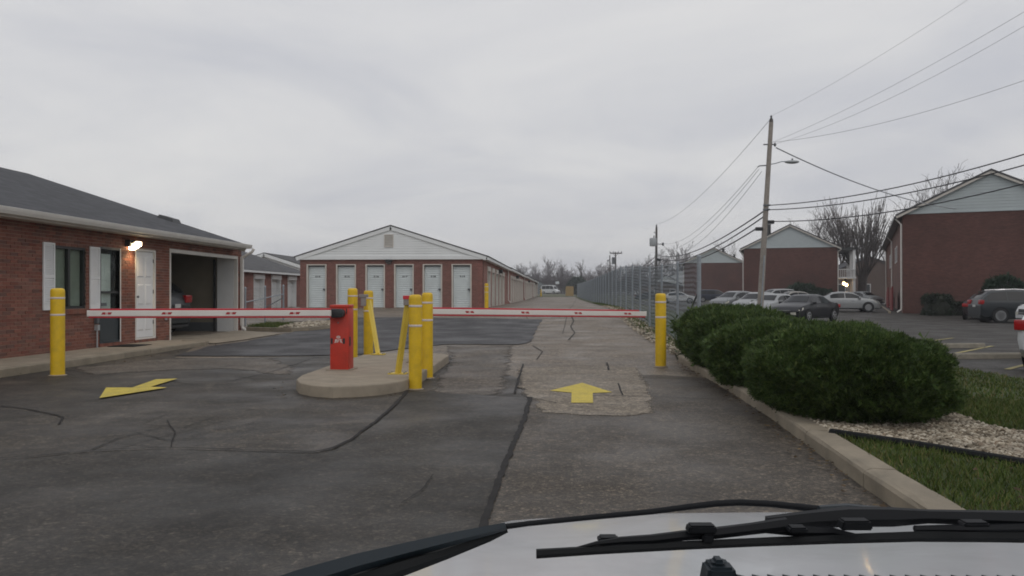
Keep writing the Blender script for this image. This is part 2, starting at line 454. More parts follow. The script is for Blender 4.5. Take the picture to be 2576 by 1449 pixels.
# ------------------------------------------------------------------ mesh helpers
WORLD = {}
class MB:
    """collects faces; build() links them as one mesh object"""
    def __init__(s): s.v = []; s.f = []
    def add(s, vs, fs):
        o = len(s.v); s.v += [tuple(q) for q in vs]; s.f += [tuple(i + o for i in f) for f in fs]; return s
    def box(s, x0, x1, y0, y1, z0, z1):
        return s.add([(x0, y0, z0), (x1, y0, z0), (x1, y1, z0), (x0, y1, z0), (x0, y0, z1), (x1, y0, z1), (x1, y1, z1), (x0, y1, z1)],
                     [(0, 3, 2, 1), (4, 5, 6, 7), (0, 1, 5, 4), (1, 2, 6, 5), (2, 3, 7, 6), (3, 0, 4, 7)])
    def bbox(s, x0, x1, y0, y1, z0, z1, b=.01):
        """a box with chamfered edges"""
        bm = bmesh.new(); bmesh.ops.create_cube(bm, size=1)
        for q in bm.verts: q.co = Vector(((x0 + x1) / 2 + q.co.x * (x1 - x0), (y0 + y1) / 2 + q.co.y * (y1 - y0), (z0 + z1) / 2 + q.co.z * (z1 - z0)))
        bmesh.ops.bevel(bm, geom=bm.edges[:], offset=b, segments=2, affect='EDGES', profile=.6)
        return s.frombm(bm)
    def frombm(s, bm, mtx=None):
        bm.verts.index_update()
        s.add([(mtx @ q.co) if mtx else q.co for q in bm.verts], [[q.index for q in f.verts] for f in bm.faces]); bm.free(); return s
    def prism(s, poly, ax, a, b):
        """extrude a 2D polygon along axis ax ('x','y','z') from a to b"""
        def P(p, t):
            return {'x': (t, p[0], p[1]), 'y': (p[0], t, p[1]), 'z': (p[0], p[1], t)}[ax]
        n = len(poly)
        vs = [P(p, a) for p in poly] + [P(p, b) for p in poly]
        fs = [tuple(range(n))[::-1], tuple(range(n, 2 * n))] + [(i, (i + 1) % n, n + (i + 1) % n, n + i) for i in range(n)]
        return s.add(vs, fs)
    def tube(s, pts, r, n=8, caps=True):
        pts = [Vector(p) for p in pts]
        rs = r if isinstance(r, (list, tuple)) else [r] * len(pts)
        vs = []; fs = []
        t = (pts[1] - pts[0]).normalized()
        up = Vector((0, 0, 1)) if abs(t.z) < .9 else Vector((1, 0, 0))
        a = t.cross(up).normalized(); 
        for i, p in enumerate(pts):
            if i: t = ((pts[min(i + 1, len(pts) - 1)] - pts[i - 1])).normalized()
            a = (a - t * a.dot(t)).normalized(); b = t.cross(a)
            for k in range(n):
                q = 2 * math.pi * k / n
                vs.append(p + (a * math.cos(q) + b * math.sin(q)) * rs[i])
        for i in range(len(pts) - 1):
            for k in range(n):
                k2 = (k + 1) % n
                fs.append((i * n + k, i * n + k2, (i + 1) * n + k2, (i + 1) * n + k))
        if caps:
            fs.append(tuple(range(n))[::-1]); fs.append(tuple(range((len(pts) - 1) * n, len(pts) * n)))
        return s.add(vs, fs)
    def lathe(s, prof, c=(0, 0, 0), n=24, ax='z'):
        vs = []; fs = []
        for r, h in prof:
            for k in range(n):
                q = 2 * math.pi * k / n
                x, y = r * math.cos(q), r * math.sin(q)
                vs.append({'z': (c[0] + x, c[1] + y, c[2] + h), 'y': (c[0] + x, c[1] + h, c[2] + y), 'x': (c[0] + h, c[1] + x, c[2] + y)}[ax])
        for i in range(len(prof) - 1):
            for k in range(n):
                k2 = (k + 1) % n
                f = (i * n + k, i * n + k2, (i + 1) * n + k2, (i + 1) * n + k)
                fs.append(f if ax != 'y' else f[::-1])
        fs.append(tuple(range(n))[::-1]); fs.append(tuple(range((len(prof) - 1) * n, len(prof) * n)))
        return s.add(vs, fs)
    def quad(s, a, b, c, d): return s.add([a, b, c, d], [(0, 1, 2, 3)])
    def mesh(s, name, mat, smooth=False):
        me = bpy.data.meshes.new(name); me.from_pydata(s.v, [], s.f); me.update()
        if mat: me.materials.append(M[mat] if isinstance(mat, str) else mat)
        if smooth:
            me.polygons.foreach_set('use_smooth', [True] * len(me.polygons))
            try: me.set_sharp_from_angle(angle=R(smooth if smooth is not True else 40))
            except Exception: pass
        return me
    def build(s, name, mat, parent=None, smooth=False, local=False):
        return link(name, s.mesh(name, mat, smooth), parent, local)
def link(name, data, parent=None, local=False, loc=None, rot=None):
    o = bpy.data.objects.new(name, data); COL.objects.link(o)
    if loc is not None: o.location = loc
    if rot is not None: o.rotation_euler = rot
    if parent is not None:
        o.parent = parent
        if not local: o.matrix_parent_inverse = WORLD.get(parent.name, Matrix()).inverted()
    return o
def thing(name, label, cat, loc=(0, 0, 0), rz=0.0, group=None):
    o = bpy.data.objects.new(name, None); COL.objects.link(o)
    o.empty_display_size = .2
    o.location = loc; o.rotation_euler = (0, 0, rz)
    WORLD[o.name] = Matrix.Translation(Vector(loc)) @ Matrix.Rotation(rz, 4, 'Z')
    return tag(o, label, cat, group)
def tag(o, label, cat=None, group=None, kind=None):
    o['label'] = label
    if cat: o['category'] = cat
    if group: o['group'] = group
    if kind: o['kind'] = kind
    return o
def setting(o): o['kind'] = 'structure'; return o
def stuff(o, label=None, cat=None):
    o['kind'] = 'stuff'
    if label: o['label'] = label
    if cat: o['category'] = cat
    return o
def copy_tree(o, parent=None):
    c = o.copy(); COL.objects.link(c)
    if parent is not None: c.parent = parent
    for ch in list(o.children): copy_tree(ch, c)
    return c
def text(name, body, size, mat, parent, mtx, extrude=.001, local=False):
    cu = bpy.data.curves.new(name, 'FONT'); cu.body = body; cu.size = size
    cu.align_x = 'CENTER'; cu.align_y = 'CENTER'; cu.extrude = extrude
    cu.materials.append(M[mat])
    cu.offset = size * .02
    tmp = bpy.data.objects.new('tmp_text', cu); COL.objects.link(tmp)
    dg = bpy.context.evaluated_depsgraph_get()
    me = bpy.data.meshes.new_from_object(tmp.evaluated_get(dg)); me.name = name
    bpy.data.objects.remove(tmp)
    o = link(name, me, parent, local)
    o.matrix_basis = mtx
    return o

# ------------------------------------------------------------------ sheets that follow the ground
YL = [y for y in range(-12, 61, 2)] + list(range(65, 140, 5)) + [150, 170, 200, 230, 260, 300, 350, 420]
XL = [-60, -40, -30, -22, -17.5, -16.4, -15.2, -14, -13, 3.2, 4.0, 4.8, 5.6, 6.4, 7.2, 12, 20, 30, 45]
def sheet(name, poly, off, mat, parent=None, fine=None, fn=gz):
    bm = bmesh.new()
    f = bm.faces.new([bm.verts.new((p[0], p[1], 0)) for p in poly])
    bmesh.ops.triangulate(bm, faces=[f])
    xs = [p[0] for p in poly]; ys = [p[1] for p in poly]
    cuts = [((0, y, 0), (0, 1, 0)) for y in YL if min(ys) < y < max(ys)] + [((x, 0, 0), (1, 0, 0)) for x in XL if min(xs) < x < max(xs)]
    if fine:
        k = math.floor(min(xs) / fine)
        while k * fine < max(xs): cuts.append(((k * fine + .001, 0, 0), (1, 0, 0))); k += 1
        k = math.floor(min(ys) / fine)
        while k * fine < max(ys): cuts.append(((0, k * fine + .001, 0), (0, 1, 0))); k += 1
    for co, no in cuts:
        bmesh.ops.bisect_plane(bm, geom=bm.verts[:] + bm.edges[:] + bm.faces[:], plane_co=co, plane_no=no)
    for q in bm.verts: q.co.z = fn(q.co.x, q.co.y) + off
    bmesh.ops.recalc_face_normals(bm, faces=bm.faces[:])
    if bm.faces and sum(f.normal.z for f in bm.faces) < 0: bmesh.ops.reverse_faces(bm, faces=bm.faces[:])
    me = bpy.data.meshes.new(name); bm.to_mesh(me); bm.free()
    me.materials.append(M[mat])
    return link(name, me, parent)
def soft_sheet(name, poly, off, mat, fade=.3):
    o = sheet(name, poly, off, mat, None, .16)
    at_ = o.data.attributes.new('edge', 'FLOAT', 'POINT')
    def dist(x, y):
        b = 9
        for (x0, y0), (x1, y1) in zip(poly, poly[1:] + poly[:1]):
            dx, dy = x1 - x0, y1 - y0; l2 = dx * dx + dy * dy
            t_ = 0 if l2 == 0 else max(0, min(1, ((x - x0) * dx + (y - y0) * dy) / l2))
            b = min(b, math.hypot(x - x0 - t_ * dx, y - y0 - t_ * dy))
        return b
    at_.data.foreach_set('value', [min(1.0, dist(q.co.x, q.co.y) / fade) for q in o.data.vertices])
    return o
def ribbon(name, pts, wd, off, mat, parent=None, jit=.25, step=.12, seed=1):
    """a wavering strip laid on the ground: tar seams, cracks"""
    rr = random.Random(seed)
    P = []
    for a, b in zip(pts, pts[1:]):
        a = Vector(a[:2]); b = Vector(b[:2]); n = max(1, int((b - a).length / step))
        for i in range(n): P.append(a.lerp(b, i / n))
    P.append(Vector(pts[-1][:2]))
    mb = MB(); L = []; Rr = []
    for i, p in enumerate(P):
        t = (P[min(i + 1, len(P) - 1)] - P[max(i - 1, 0)]).normalized(); nrm = Vector((-t.y, t.x))
        ww = wd if not isinstance(wd, (tuple, list)) else wd[0] + (wd[1] - wd[0]) * i / (len(P) - 1)
        c = p + nrm * (mnoise.noise(Vector((p.x * 2.6 + seed, p.y * 2.6, 0))) * (.006 + ww * .12))
        e = ww * .5 * (1 + rr.uniform(-jit, jit)); g = ww * .5 * (1 + rr.uniform(-jit, jit))
        L.append(c + nrm * e); Rr.append(c - nrm * g)
    vs = []; fs = []
    for a, b in zip(L, Rr):
        vs += [(a.x, a.y, gz(a.x, a.y) + off), (b.x, b.y, gz(b.x, b.y) + off)]
    for i in range(len(L) - 1): fs.append((2 * i, 2 * i + 1, 2 * i + 3, 2 * i + 2))
    mb.add(vs, fs)
    return mb.build(name, mat, parent)
def rough_poly(pts, amp, step=.3, seed=1):
    rr = random.Random(seed); o = []
    n = len(pts)
    for i in range(n):
        a = Vector(pts[i][:2]); b = Vector(pts[(i + 1) % n][:2]); k = max(1, int((b - a).length / step))
        for j in range(k):
            p = a.lerp(b, j / k); o.append((p.x + rr.uniform(-amp, amp), p.y + rr.uniform(-amp, amp)))
    return o
def g2(px, py): 
    p = G(px, py); return (p.x, p.y)

# ================================================================== THE GROUND
def far_ground(x, y): return gz(x, y)
xs = [-1400, -900, -400, -200, -110, -60, -40, -30, -22, -17.5, -16.4, -15.2, -14, -13, -8, -3, 0, 3.2, 4, 4.8, 5.6, 6.4, 7.2, 12, 20, 30, 45, 70, 110, 200, 400, 900, 1400]
ys = [-300, -60] + YL + [520, 700, 1000, 1500]
mb = MB()
for y in ys:
    for x in xs: mb.v.append((x, y, gz(x, y) - .06))
nx = len(xs)
for j in range(len(ys) - 1):
    for i in range(nx - 1):
        mb.f.append((j * nx + i, j * nx + i + 1, (j + 1) * nx + i + 1, (j + 1) * nx + i))
ground = setting(mb.build('ground', 'fieldgrass'))

driveway = setting(sheet('driveway', [(-40, -9), (2.3, -9), (2.3, 15.6), (2.55, 18), (2.55, 126), (-30, 126), (-40, 60)], 0.0, 'lane'))
# older, darker apron before the gate
ap = [g2(*q) for q in [(1130, 868), (900, 893), (700, 899), (520, 902), (440, 900)]]
apron = setting(sheet('driveway_apron', [(2.28, -8.9), (2.28, 11.2), (1.2, 11.3), (-.3, 11.5), (-1.2, 13.4), (-1.6, 16.3)] + ap[1:] + [(-8.52, 18.2), (-8.52, 5), (-9.5, 4), (-9.5, -8.9)], .005, 'apron'))
strip = setting(sheet('driveway_strip', rough_poly([g2(*q) for q in [(1030, 985), (1335, 1003), (1318, 1060), (1288, 1130), (1255, 1210), (1225, 1310), (1190, 1449), (1120, 1900), (560, 1900), (-400, 1900), (-400, 1250), (0, 1158), (100, 1147), (250, 1137), (400, 1132), (600, 1136), (800, 1140), (880, 1110), (960, 1050)]], .012, .3, 3), .010, 'strip'))
rightp = setting(sheet('driveway_right_lane', [g2(*q) for q in [(1335, 1003), (1318, 1060), (1288, 1130), (1255, 1210), (1225, 1310), (1190, 1449), (1120, 1900)]] + [(.3, 1.5), (.3, -1), (2.26, -1), (2.26, 12.2), g2(1660, 945), g2(1340, 945)], .0135, 'right'))
cpad = setting(soft_sheet('concrete_pad', rough_poly([g2(*q) for q in [(1296, 928), (1480, 920), (1610, 926), (1632, 960), (1652, 1010), (1655, 1040), (1600, 1052), (1480, 1050), (1345, 1044), (1336, 1008), (1300, 994)]], .03, .25, 4), .018, 'concpatch', .16))
craz = setting(soft_sheet('crazed_asphalt', rough_poly([g2(*q) for q in [(1110, 868), (1300, 868), (1296, 925), (1290, 995), (1150, 1004), (1060, 1000), (1085, 950), (1122, 905)]], .04, .3, 6), .0095, 'alligator'))
craz2 = setting(soft_sheet('worn_asphalt', rough_poly([g2(*q) for q in [(170, 925), (420, 902), (700, 901), (760, 925), (740, 950), (560, 930), (400, 935), (220, 948)]], .08, .3, 7), .009, 'alligator'))
newp = setting(sheet('fresh_asphalt', rough_poly([g2(*q) for q in [(440, 897), (525, 873), (620, 860), (730, 838), (805, 818), (830, 800), (1000, 799), (1200, 801), (1362, 804), (1346, 836), (1335, 862), (1300, 868), (1120, 867), (1000, 880), (890, 894), (700, 897)]], .05, .4, 8), .016, 'newpatch'))

# tar seams, cracks and joints
def seam(pts, wd, off, seed, mat='tar', parent=None, jit=.3):
    return ribbon('crack_seal', [g2(*q) for q in pts], wd, off, mat, parent or driveway, jit, .06, seed)
seam([(1026, 985), (985, 1030), (940, 1068), (880, 1112), (840, 1132), (790, 1142), (600, 1137), (420, 1131), (330, 1134), (250, 1138), (160, 1146), (80, 1154), (0, 1158)], (.045, .016), .0225, 2, jit=.45)
seam([(1334, 1003), (1318, 1062), (1288, 1132), (1256, 1210), (1226, 1300), (1205, 1380)], (.050, .040), .0225, 5, jit=.4)
seam([(1317, 918), (1305, 955), (1294, 992)], .028, .0235, 6)
seam([(1290, 994), (1240, 1006), (1160, 1003)], .014, .0235, 7)
seam([(1335, 1004), (1400, 1018)], .016, .0235, 8)
seam([(1475, 998), (1560, 999), (1680, 1003), (1840, 1010)], .02, .0235, 9)
seam([(1555, 968), (1566, 998)], .02, .0235, 10)
seam([(1527, 915), (1532, 934)], .03, .0235, 11)
seam([(1320, 922), (1420, 924), (1530, 934), (1600, 928), (1700, 926), (1760, 930)], .016, .0235, 12)
seam([(0, 1023), (60, 1030), (140, 1046), (160, 1052), (148, 1070)], .022, .014, 13)
seam([(410, 955), (470, 968), (560, 965), (680, 938), (780, 905)], .016, .014, 14)
seam([(590, 948), (640, 955), (770, 958)], .014, .014, 15)
for i, pts in enumerate([[(230, 1135), (300, 1105), (360, 1090), (430, 1070)], [(300, 1130), (380, 1108), (470, 1085), (560, 1062)], [(345, 1092), (420, 1110), (520, 1105)], [(260, 1112), (330, 1120), (400, 1128)],
                         [(420, 1060), (440, 1090), (430, 1128)], [(540, 1040), (600, 1030), (660, 1035)], [(480, 1100), (560, 1082), (640, 1066)], [(370, 1062), (420, 1045), (500, 1040)], [(350, 1070), (460, 1078), (545, 1050)]]):
    seam(pts, .009, .014, 20 + i, 'oldcrack' if i % 2 else 'tar', jit=.6)
seam([(1090, 1200), (1060, 1240), (1010, 1275)], .008, .0225, 31, jit=.6)
for i, pts in enumerate([[(1450, 748), (1440, 770), (1425, 800), (1415, 840)], [(1352, 832), (1420, 836), (1500, 838), (1620, 846)], [(1340, 870), (1365, 885), (1350, 905)], [(1320, 790), (1332, 812)]]):
    seam(pts, (.035, .02), .008, 40 + i, 'oldcrack')
seam([(1432, 786), (1443, 808), (1436, 822), (1446, 838), (1430, 856)], (.06, .04), .0075, 46, 'oldcrack')

# painted arrows
def flat(name, pts, off, mat, label, cat):
    o = sheet(name, pts, off, mat); return tag(o, label, cat)
flat('painted_arrow', [g2(*q) for q in [(1465, 967), (1540, 991), (1491, 993), (1492, 1018), (1437, 1018), (1438, 992), (1383, 987)]], .024, 'yellowline',
     'yellow arrow painted on the driveway pointing ahead to the right barrier', 'road marking')
flat('painted_arrow', [g2(*q) for q in [(250, 1006), (267, 979), (333, 979), (392, 958), (447, 956), (379, 977), (421, 979)]], .024, 'yellowline',
     'yellow arrow painted on the driveway pointing left beside the kerb', 'road marking')

# right side: kerb, lawn strip, gravel bed, parking lot
lot = setting(sheet('parking_lot', [(7.25, -9), (90, -9), (90, 190), (12, 190), (9, 60), (7.25, 24)], -.004, 'lot'))
def lawn_h(x, y): return gz(x, y) + .11 * (1 - sstep((x - 4.5) / 2.9)) * (1 - sstep((y - 14.5) / 3.5))
lawn = setting(sheet('lawn', [(2.10, -9), (7.3, -9), (7.3, 24), (9.05, 60), (6, 60), (3.05, 30), (3.05, 17), (2.46, 15.2), (2.43, 11.6), (2.40, 9.9), (2.37, 8.3), (2.29, 6.9), (2.21, 5.4), (2.16, 4), (2.12, 2.6)], 0.0, 'lawn', fine=.6, fn=lawn_h))
verge = setting(sheet('verge', [(2.5, 15.2), (3.4, 17), (3.4, 126), (2.5, 126)], .02, 'lawn'))
far_lawn = setting(sheet('far_lawn', [(-8, 122), (40, 122), (60, 240), (-40, 240)], .012, 'fieldgrass'))

kerb = thing('kerb', 'low tan concrete kerb curving along the right edge of the driveway', 'kerb', (2.3, 8, 0))
kpts = [(1.93, 2.6), (1.97, 4.0), (2.02, 5.4), (2.10, 6.9), (2.18, 8.3), (2.22, 9.9), (2.24, 11.6), (2.24, 13.3), (2.26, 15.2)]
for i, (a, b) in enumerate(zip(kpts, kpts[1:])):
    a = Vector(a); b = Vector(b); t = (b - a).normalized(); nr = Vector((t.y, -t.x))
    a = a + t * .006; b = b - t * .006
    mb = MB(); prof = [(0, -.05), (.0, .105), (.012, .128), (.05, .137), (.20, .137), (.22, .125), (.22, -.05)]
    vs = []
    n = len(prof)
    for k in range(5):
        c = a.lerp(b, k / 4)
        for (o, h) in prof:
            q = c + nr * o; j = rnd.uniform(-.004, .004)
            vs.append((q.x + j, q.y, gz(q.x, q.y) + h + rnd.uniform(-.004, .004)))
    fs = [(k * n + i2, k * n + i2 + 1, (k + 1) * n + i2 + 1, (k + 1) * n + i2) for k in range(4) for i2 in range(n - 1)]
    fs += [tuple(range(n)), tuple(range(4 * n, 5 * n))[::-1]]
    mb.add(vs, fs); mb.build('kerb_piece', 'kerb', kerb)

# gravel bed
bedpoly = [(2.43, 10), (2.37, 8.3), (2.29, 6.85), (2.72, 6.35), (3.2, 5.68), (3.75, 5.15), (4.7, 5.0), (4.15, 6.2), (3.80, 7.3), (3.9, 8.3), (4.1, 10), (4.2, 14), (4.2, 17.2), (2.9, 17.2), (2.46, 15.2)]
def inpoly(x, y, poly):
    c = False; n = len(poly)
    for i in range(n):
        x0, y0 = poly[i]; x1, y1 = poly[(i + 1) % n]
        if (y0 > y) != (y1 > y) and x < (x1 - x0) * (y - y0) / (y1 - y0) + x0: c = not c
    return c
setting(sheet('planting_bed', bedpoly, .012, 'soil', fine=.6, fn=lawn_h))
def scatter(poly, n, seed, ok=lambda x, y: True):
    rr = random.Random(seed); xs = [p[0] for p in poly]; ys = [p[1] for p in poly]; o = []
    while len(o) < n:
        x = rr.uniform(min(xs), max(xs)); y = rr.uniform(min(ys), max(ys))
        if inpoly(x, y, poly) and ok(x, y): o.append((x, y))
    return o
def stones(name, pts, hfn, r0, r1, seed, mat='stone'):
    rr = random.Random(seed); mb = MB()
    base = [Vector(q).normalized() for q in [(1, 0, 0), (-1, 0, 0), (0, 1, 0), (0, -1, 0), (.6, .6, .55), (-.6, .6, .55), (.6, -.6, .55), (-.6, -.6, .55), (0, 0, 1)]]
    fs = [(0, 4, 6), (0, 2, 4), (2, 5, 4), (1, 5, 2), (1, 7, 5), (1, 3, 7), (3, 6, 7), (0, 6, 3), (4, 8, 6), (4, 5, 8), (5, 7, 8), (6, 8, 7)]
    for x, y in pts:
        r = rr.uniform(r0, r1); a = rr.uniform(0, 6.28); c, s = math.cos(a), math.sin(a)
        sx, sy, sz = r * rr.uniform(.8, 1.3), r * rr.uniform(.6, 1), r * rr.uniform(.5, .9)
        z = hfn(x, y) + rr.uniform(-.2, .35) * r
        vs = []
        for q in base:
            k = rr.uniform(.78, 1.15); X, Y, Z = q.x * sx * k, q.y * sy * k, q.z * sz * k
            vs.append((x + X * c - Y * s, y + X * s + Y * c, z + Z))
        mb.add(vs, fs)
    return stuff(mb.build(name, mat))
near_bed = lambda x, y: y < 9.3 and not ((x - 3.2) / .85) ** 2 + ((y - 8.6) / 1.15) ** 2 < .8
o = stones('gravel', scatter(bedpoly, 9000, 5, near_bed), lambda x, y: lawn_h(x, y) + .018, .011, .026, 6)
o['label'] = 'pale river stones around the feet of the juniper hedge'; o['category'] = 'gravel'
o = stones('gravel', scatter([(2.44, 9.5), (2.8, 9.5), (2.8, 17), (3.1, 20), (3.2, 45), (2.4, 45), (2.3, 18)], 2600, 7), lambda x, y: gz(x, y) + .03, .022, .05, 8)
o['label'] = 'pale stones strewn along the foot of the long fence'; o['category'] = 'gravel'
# black plastic edging before the stones
ed = [(2.28, 6.82), (2.72, 6.33), (3.2, 5.66), (3.75, 5.12), (4.6, 4.75)]
tag(MB().tube([(x, y, lawn_h(x, y) + .025) for x, y in ed], .032, 8).build('lawn_edging', 'blackrub', None, True), 'black plastic edging strip between the stones and the near grass', 'edging')

def blades(name, pts, hfn, h0, h1, wd, seed, mat='grass'):
    rr = random.Random(seed); vs = []; fs = []
    for x, y in pts:
        a = rr.uniform(0, 6.28); h = rr.uniform(h0, h1); l = rr.uniform(.2, .9) * h; z = hfn(x, y) - .005; b = rr.uniform(0, 6.28)
        dx, dy = math.cos(a) * wd, math.sin(a) * wd; o = len(vs)
        vs += [(x - dx, y - dy, z), (x + dx, y + dy, z), (x + math.cos(b) * l, y + math.sin(b) * l, z + h)]
        fs.append((o, o + 1, o + 2))
    mb = MB(); mb.v = vs; mb.f = fs
    return stuff(mb.build(name, mat))
notbed = lambda x, y: not inpoly(x, y, bedpoly)
o = blades('grass', scatter([(2.15, 2.6), (6.4, 3.6), (6.6, 9), (4.3, 9.4), (3.6, 7.2), (2.32, 7), (2.22, 5.4)], 60000, 9, notbed), lawn_h, .03, .065, .005, 10)
tag(o, 'damp mown grass between the kerb and the edging', 'grass')
o = blades('grass', scatter([(4.2, 7), (7.3, 7), (7.3, 24), (3.3, 24), (4.3, 17)], 30000, 11, notbed), lawn_h, .03, .07, .009, 12)
tag(o, 'mown grass strip between the hedge and the parking lot', 'grass')
o = blades('grass', scatter([(2.6, 16.8), (3.3, 16.8), (3.3, 60), (2.6, 60)], 5000, 13), lambda x, y: gz(x, y) + .02, .04, .12, .012, 14)
tag(o, 'weedy grass growing along the fence foot', 'grass')

# parking lot marks and wheel stops
for i, (p, q, lab) in enumerate([((8.05, 17.6), (11.6, 22.0), 'faded yellow stall line on the parking lot just behind the long wheel stop'),
                          ((9.8, 22.9), (12.6, 26.2), 'faded yellow stall line on the parking lot next to the far wheel stop'),
                          ((8.0, 14.7), (9.2, 16.1), 'short faded yellow stall line near the car cut by the right edge')]):
    p = Vector(p); q = Vector(q); t = (q - p).normalized(); n = Vector((-t.y, t.x)) * .055
    flat('stall_line', [tuple(p + n), tuple(p - n), tuple(q - n), tuple(q + n)], .006, 'fadedline', lab, 'road marking')
for (p, q, lab) in [((8.35, 17.35), (10.2, 17.6), 'long low concrete wheel stop at the lawn edge of the parking lot'),
                    ((9.3, 21.0), (11.0, 21.3), 'farther concrete wheel stop showing past the top of the juniper hedge')]:
    p = Vector(p); q = Vector(q); t = (q - p).normalized(); L = (q - p).length; c = (p + q) / 2
    mb = MB(); prof = [(-.09, 0), (.09, 0), (.07, .09), (.04, .12), (-.04, .12), (-.07, .09)]
    mb.prism(prof, 'x', -L / 2, L / 2)
    o = mb.build('wheel_stop', 'wheelstop', None, False)
    o.location = (c.x, c.y, gz(c.x, c.y)); o.rotation_euler = (0, 0, math.atan2(t.y, t.x))
    tag(o, lab, 'wheel stop')

# a little litter blown against the kerb and the island
rr_l = random.Random(91); pts_l = []
for _ in range(260):
    y = rr_l.uniform(3.5, 15); pts_l.append((interp(y, [(b_, a_) for a_, b_ in kpts]) - abs(rr_l.gauss(0, .10)) - .01, y))
for _ in range(90): pts_l.append((rr_l.uniform(-8.5, -8.1) + abs(rr_l.gauss(0, .1)), rr_l.uniform(9, 19)))
for _ in range(70):
    a_ = rr_l.uniform(0, 6.28); pts_l.append((-2.8 + math.cos(a_) * rr_l.uniform(.95, 1.25), 11.2 + math.sin(a_) * rr_l.uniform(1.6, 1.9)))
for _ in range(120): pts_l.append((rr_l.uniform(2.5, 4.2), rr_l.uniform(4, 7)))
vs_l = []; fs_l = []
for x, y in pts_l:
    z0 = (lawn_h(x, y) + .03) if x > 2.4 else gz(x, y) + .027
    a_ = rr_l.uniform(0, 6.28); s_l = rr_l.uniform(.008, .028); o_ = len(vs_l)
    for k in range(5):
        q = a_ + 1.2566 * k; r_l = s_l * rr_l.uniform(.5, 1.2); vs_l.append((x + math.cos(q) * r_l, y + math.sin(q) * r_l, z0 + rr_l.uniform(0, .6) * s_l))
    fs_l.append((o_, o_ + 1, o_ + 2, o_ + 3, o_ + 4))
mb = MB(); mb.v = vs_l; mb.f = fs_l
M['litter'] = leafmat('dead_leaves', [(0, (.035, .024, .014)), (.5, (.08, .052, .028)), (1, (.16, .115, .06))], .9)
stuff(mb.build('leaf_litter', 'litter'), 'scraps of dead leaf and grit along the kerbs', 'leaf litter')
# ================================================================== THE GATE
def OnX(px, py, x):
    r = (px - 1288) / FPX; d = -x / (SA - r * CA)
    return d * (r * SA + CA), EYE + (738 - py) / FPX * d
def OnY(px, py, y):
    r = (px - 1288) / FPX; d = y / (r * SA + CA)
    return d * (r * CA - SA), EYE + (738 - py) / FPX * d

# traffic island
isl = [(-3.62, 11.0), (-3.66, 12.6), (-3.66, 14.6), (-3.5, 15.0), (-3.1, 15.2), (-2.5, 15.22), (-2.16, 15.05), (-2.04, 14.7), (-2.0, 12.6), (-1.98, 10.75), (-2.06, 10.35), (-2.24, 10.02), (-2.5, 9.78), (-2.78, 9.68), (-3.08, 9.80), (-3.34, 10.08), (-3.52, 10.5)]
bm = bmesh.new()
f = bm.faces.new([bm.verts.new((x, y, .15)) for x, y in isl])
r = bmesh.ops.extrude_face_region(bm, geom=[f])
for q in r['geom']:
    if isinstance(q, bmesh.types.BMVert): q.co.z = -.03
bmesh.ops.recalc_face_normals(bm, faces=bm.faces[:])
top = [e for e in bm.edges if all(abs(q.co.z - .15) < 1e-4 for q in e.verts)]
bmesh.ops.bevel(bm, geom=top, offset=.022, segments=3, affect='EDGES', profile=.5)
for q in bm.verts:
    n = mnoise.noise(Vector((q.co.x * 6, q.co.y * 6, q.co.z * 6)))
    q.co.x += n * .012; q.co.y += mnoise.noise(Vector((q.co.y * 7, q.co.x * 5, 3))) * .012
mb = MB().frombm(bm)
tag(mb.build('traffic_island', 'island', None, 30), 'rounded concrete traffic island holding the red barrier cabinet', 'traffic island')

# bollards
def bollard(px, py_base, py_top, wpx, label, x=None):
    p = G(px, py_base); d = (p.y * CA - p.x * SA)
    h = (py_base - py_top) / FPX * d; r = wpx / 2 / FPX * d
    return p, h, r
def make_bollard(loc, h, r, label):
    t = thing('bollard', label, 'bollard', loc, 0, 'yellow bollards around the gate')
    prof = [(r, -.02), (r, h - .07), (r * .985, h - .045), (r * .93, h - .022), (r * .80, h - .006), (r * .5, h), (.001, h)]
    MB().lathe(prof, n=32).build('sleeve', 'yellow', t, 50, True)
    for zz in (h - .155, h - .42):
        MB().lathe([(r + .0005, zz - .015), (r + .0022, zz - .013), (r + .0022, zz + .013), (r + .0005, zz + .015)], n=32).build('reflective_band', 'band', t, 50, True)
    MB().lathe([(r * 1.35, -.01), (r * 1.3, .012), (r * 1.0, .02)], n=24).build('footing', 'concrete', t, 50, True)
    return t
bol = [((1045, 980, 741, 33), 'tallest yellow bollard nearest the camera at the front of the island'),
       ((1075, 952, 736, 28), 'yellow bollard just behind the nearest one on the right of the island'),
       ((887, 901, 725, 25), 'yellow bollard half hidden behind the red barrier cabinet'),
       ((927, 894, 731, 24), 'yellow bollard carrying the grey reader bracket left of the island'),
       ((145, 945, 725, 33), 'yellow bollard by the walkway kerb, in front of the office window shutter'),
       ((1662, 923, 738, 27), 'yellow bollard at the right kerb beside the juniper hedge')]
for (q, lab) in bol:
    p, h, r = bollard(*q, lab)
    make_bollard(p, h, r, lab)
bx, bz = OnY(1224, 773, 37.9)
make_bollard((bx, 37.9, gz(bx, 37.9)), 1.2, .095, 'distant yellow bollard at the corner of the long storage building')
q = G(1361, 746); make_bollard(q, 1.15, .12, 'tiny yellow bollard at the far end of the storage row')

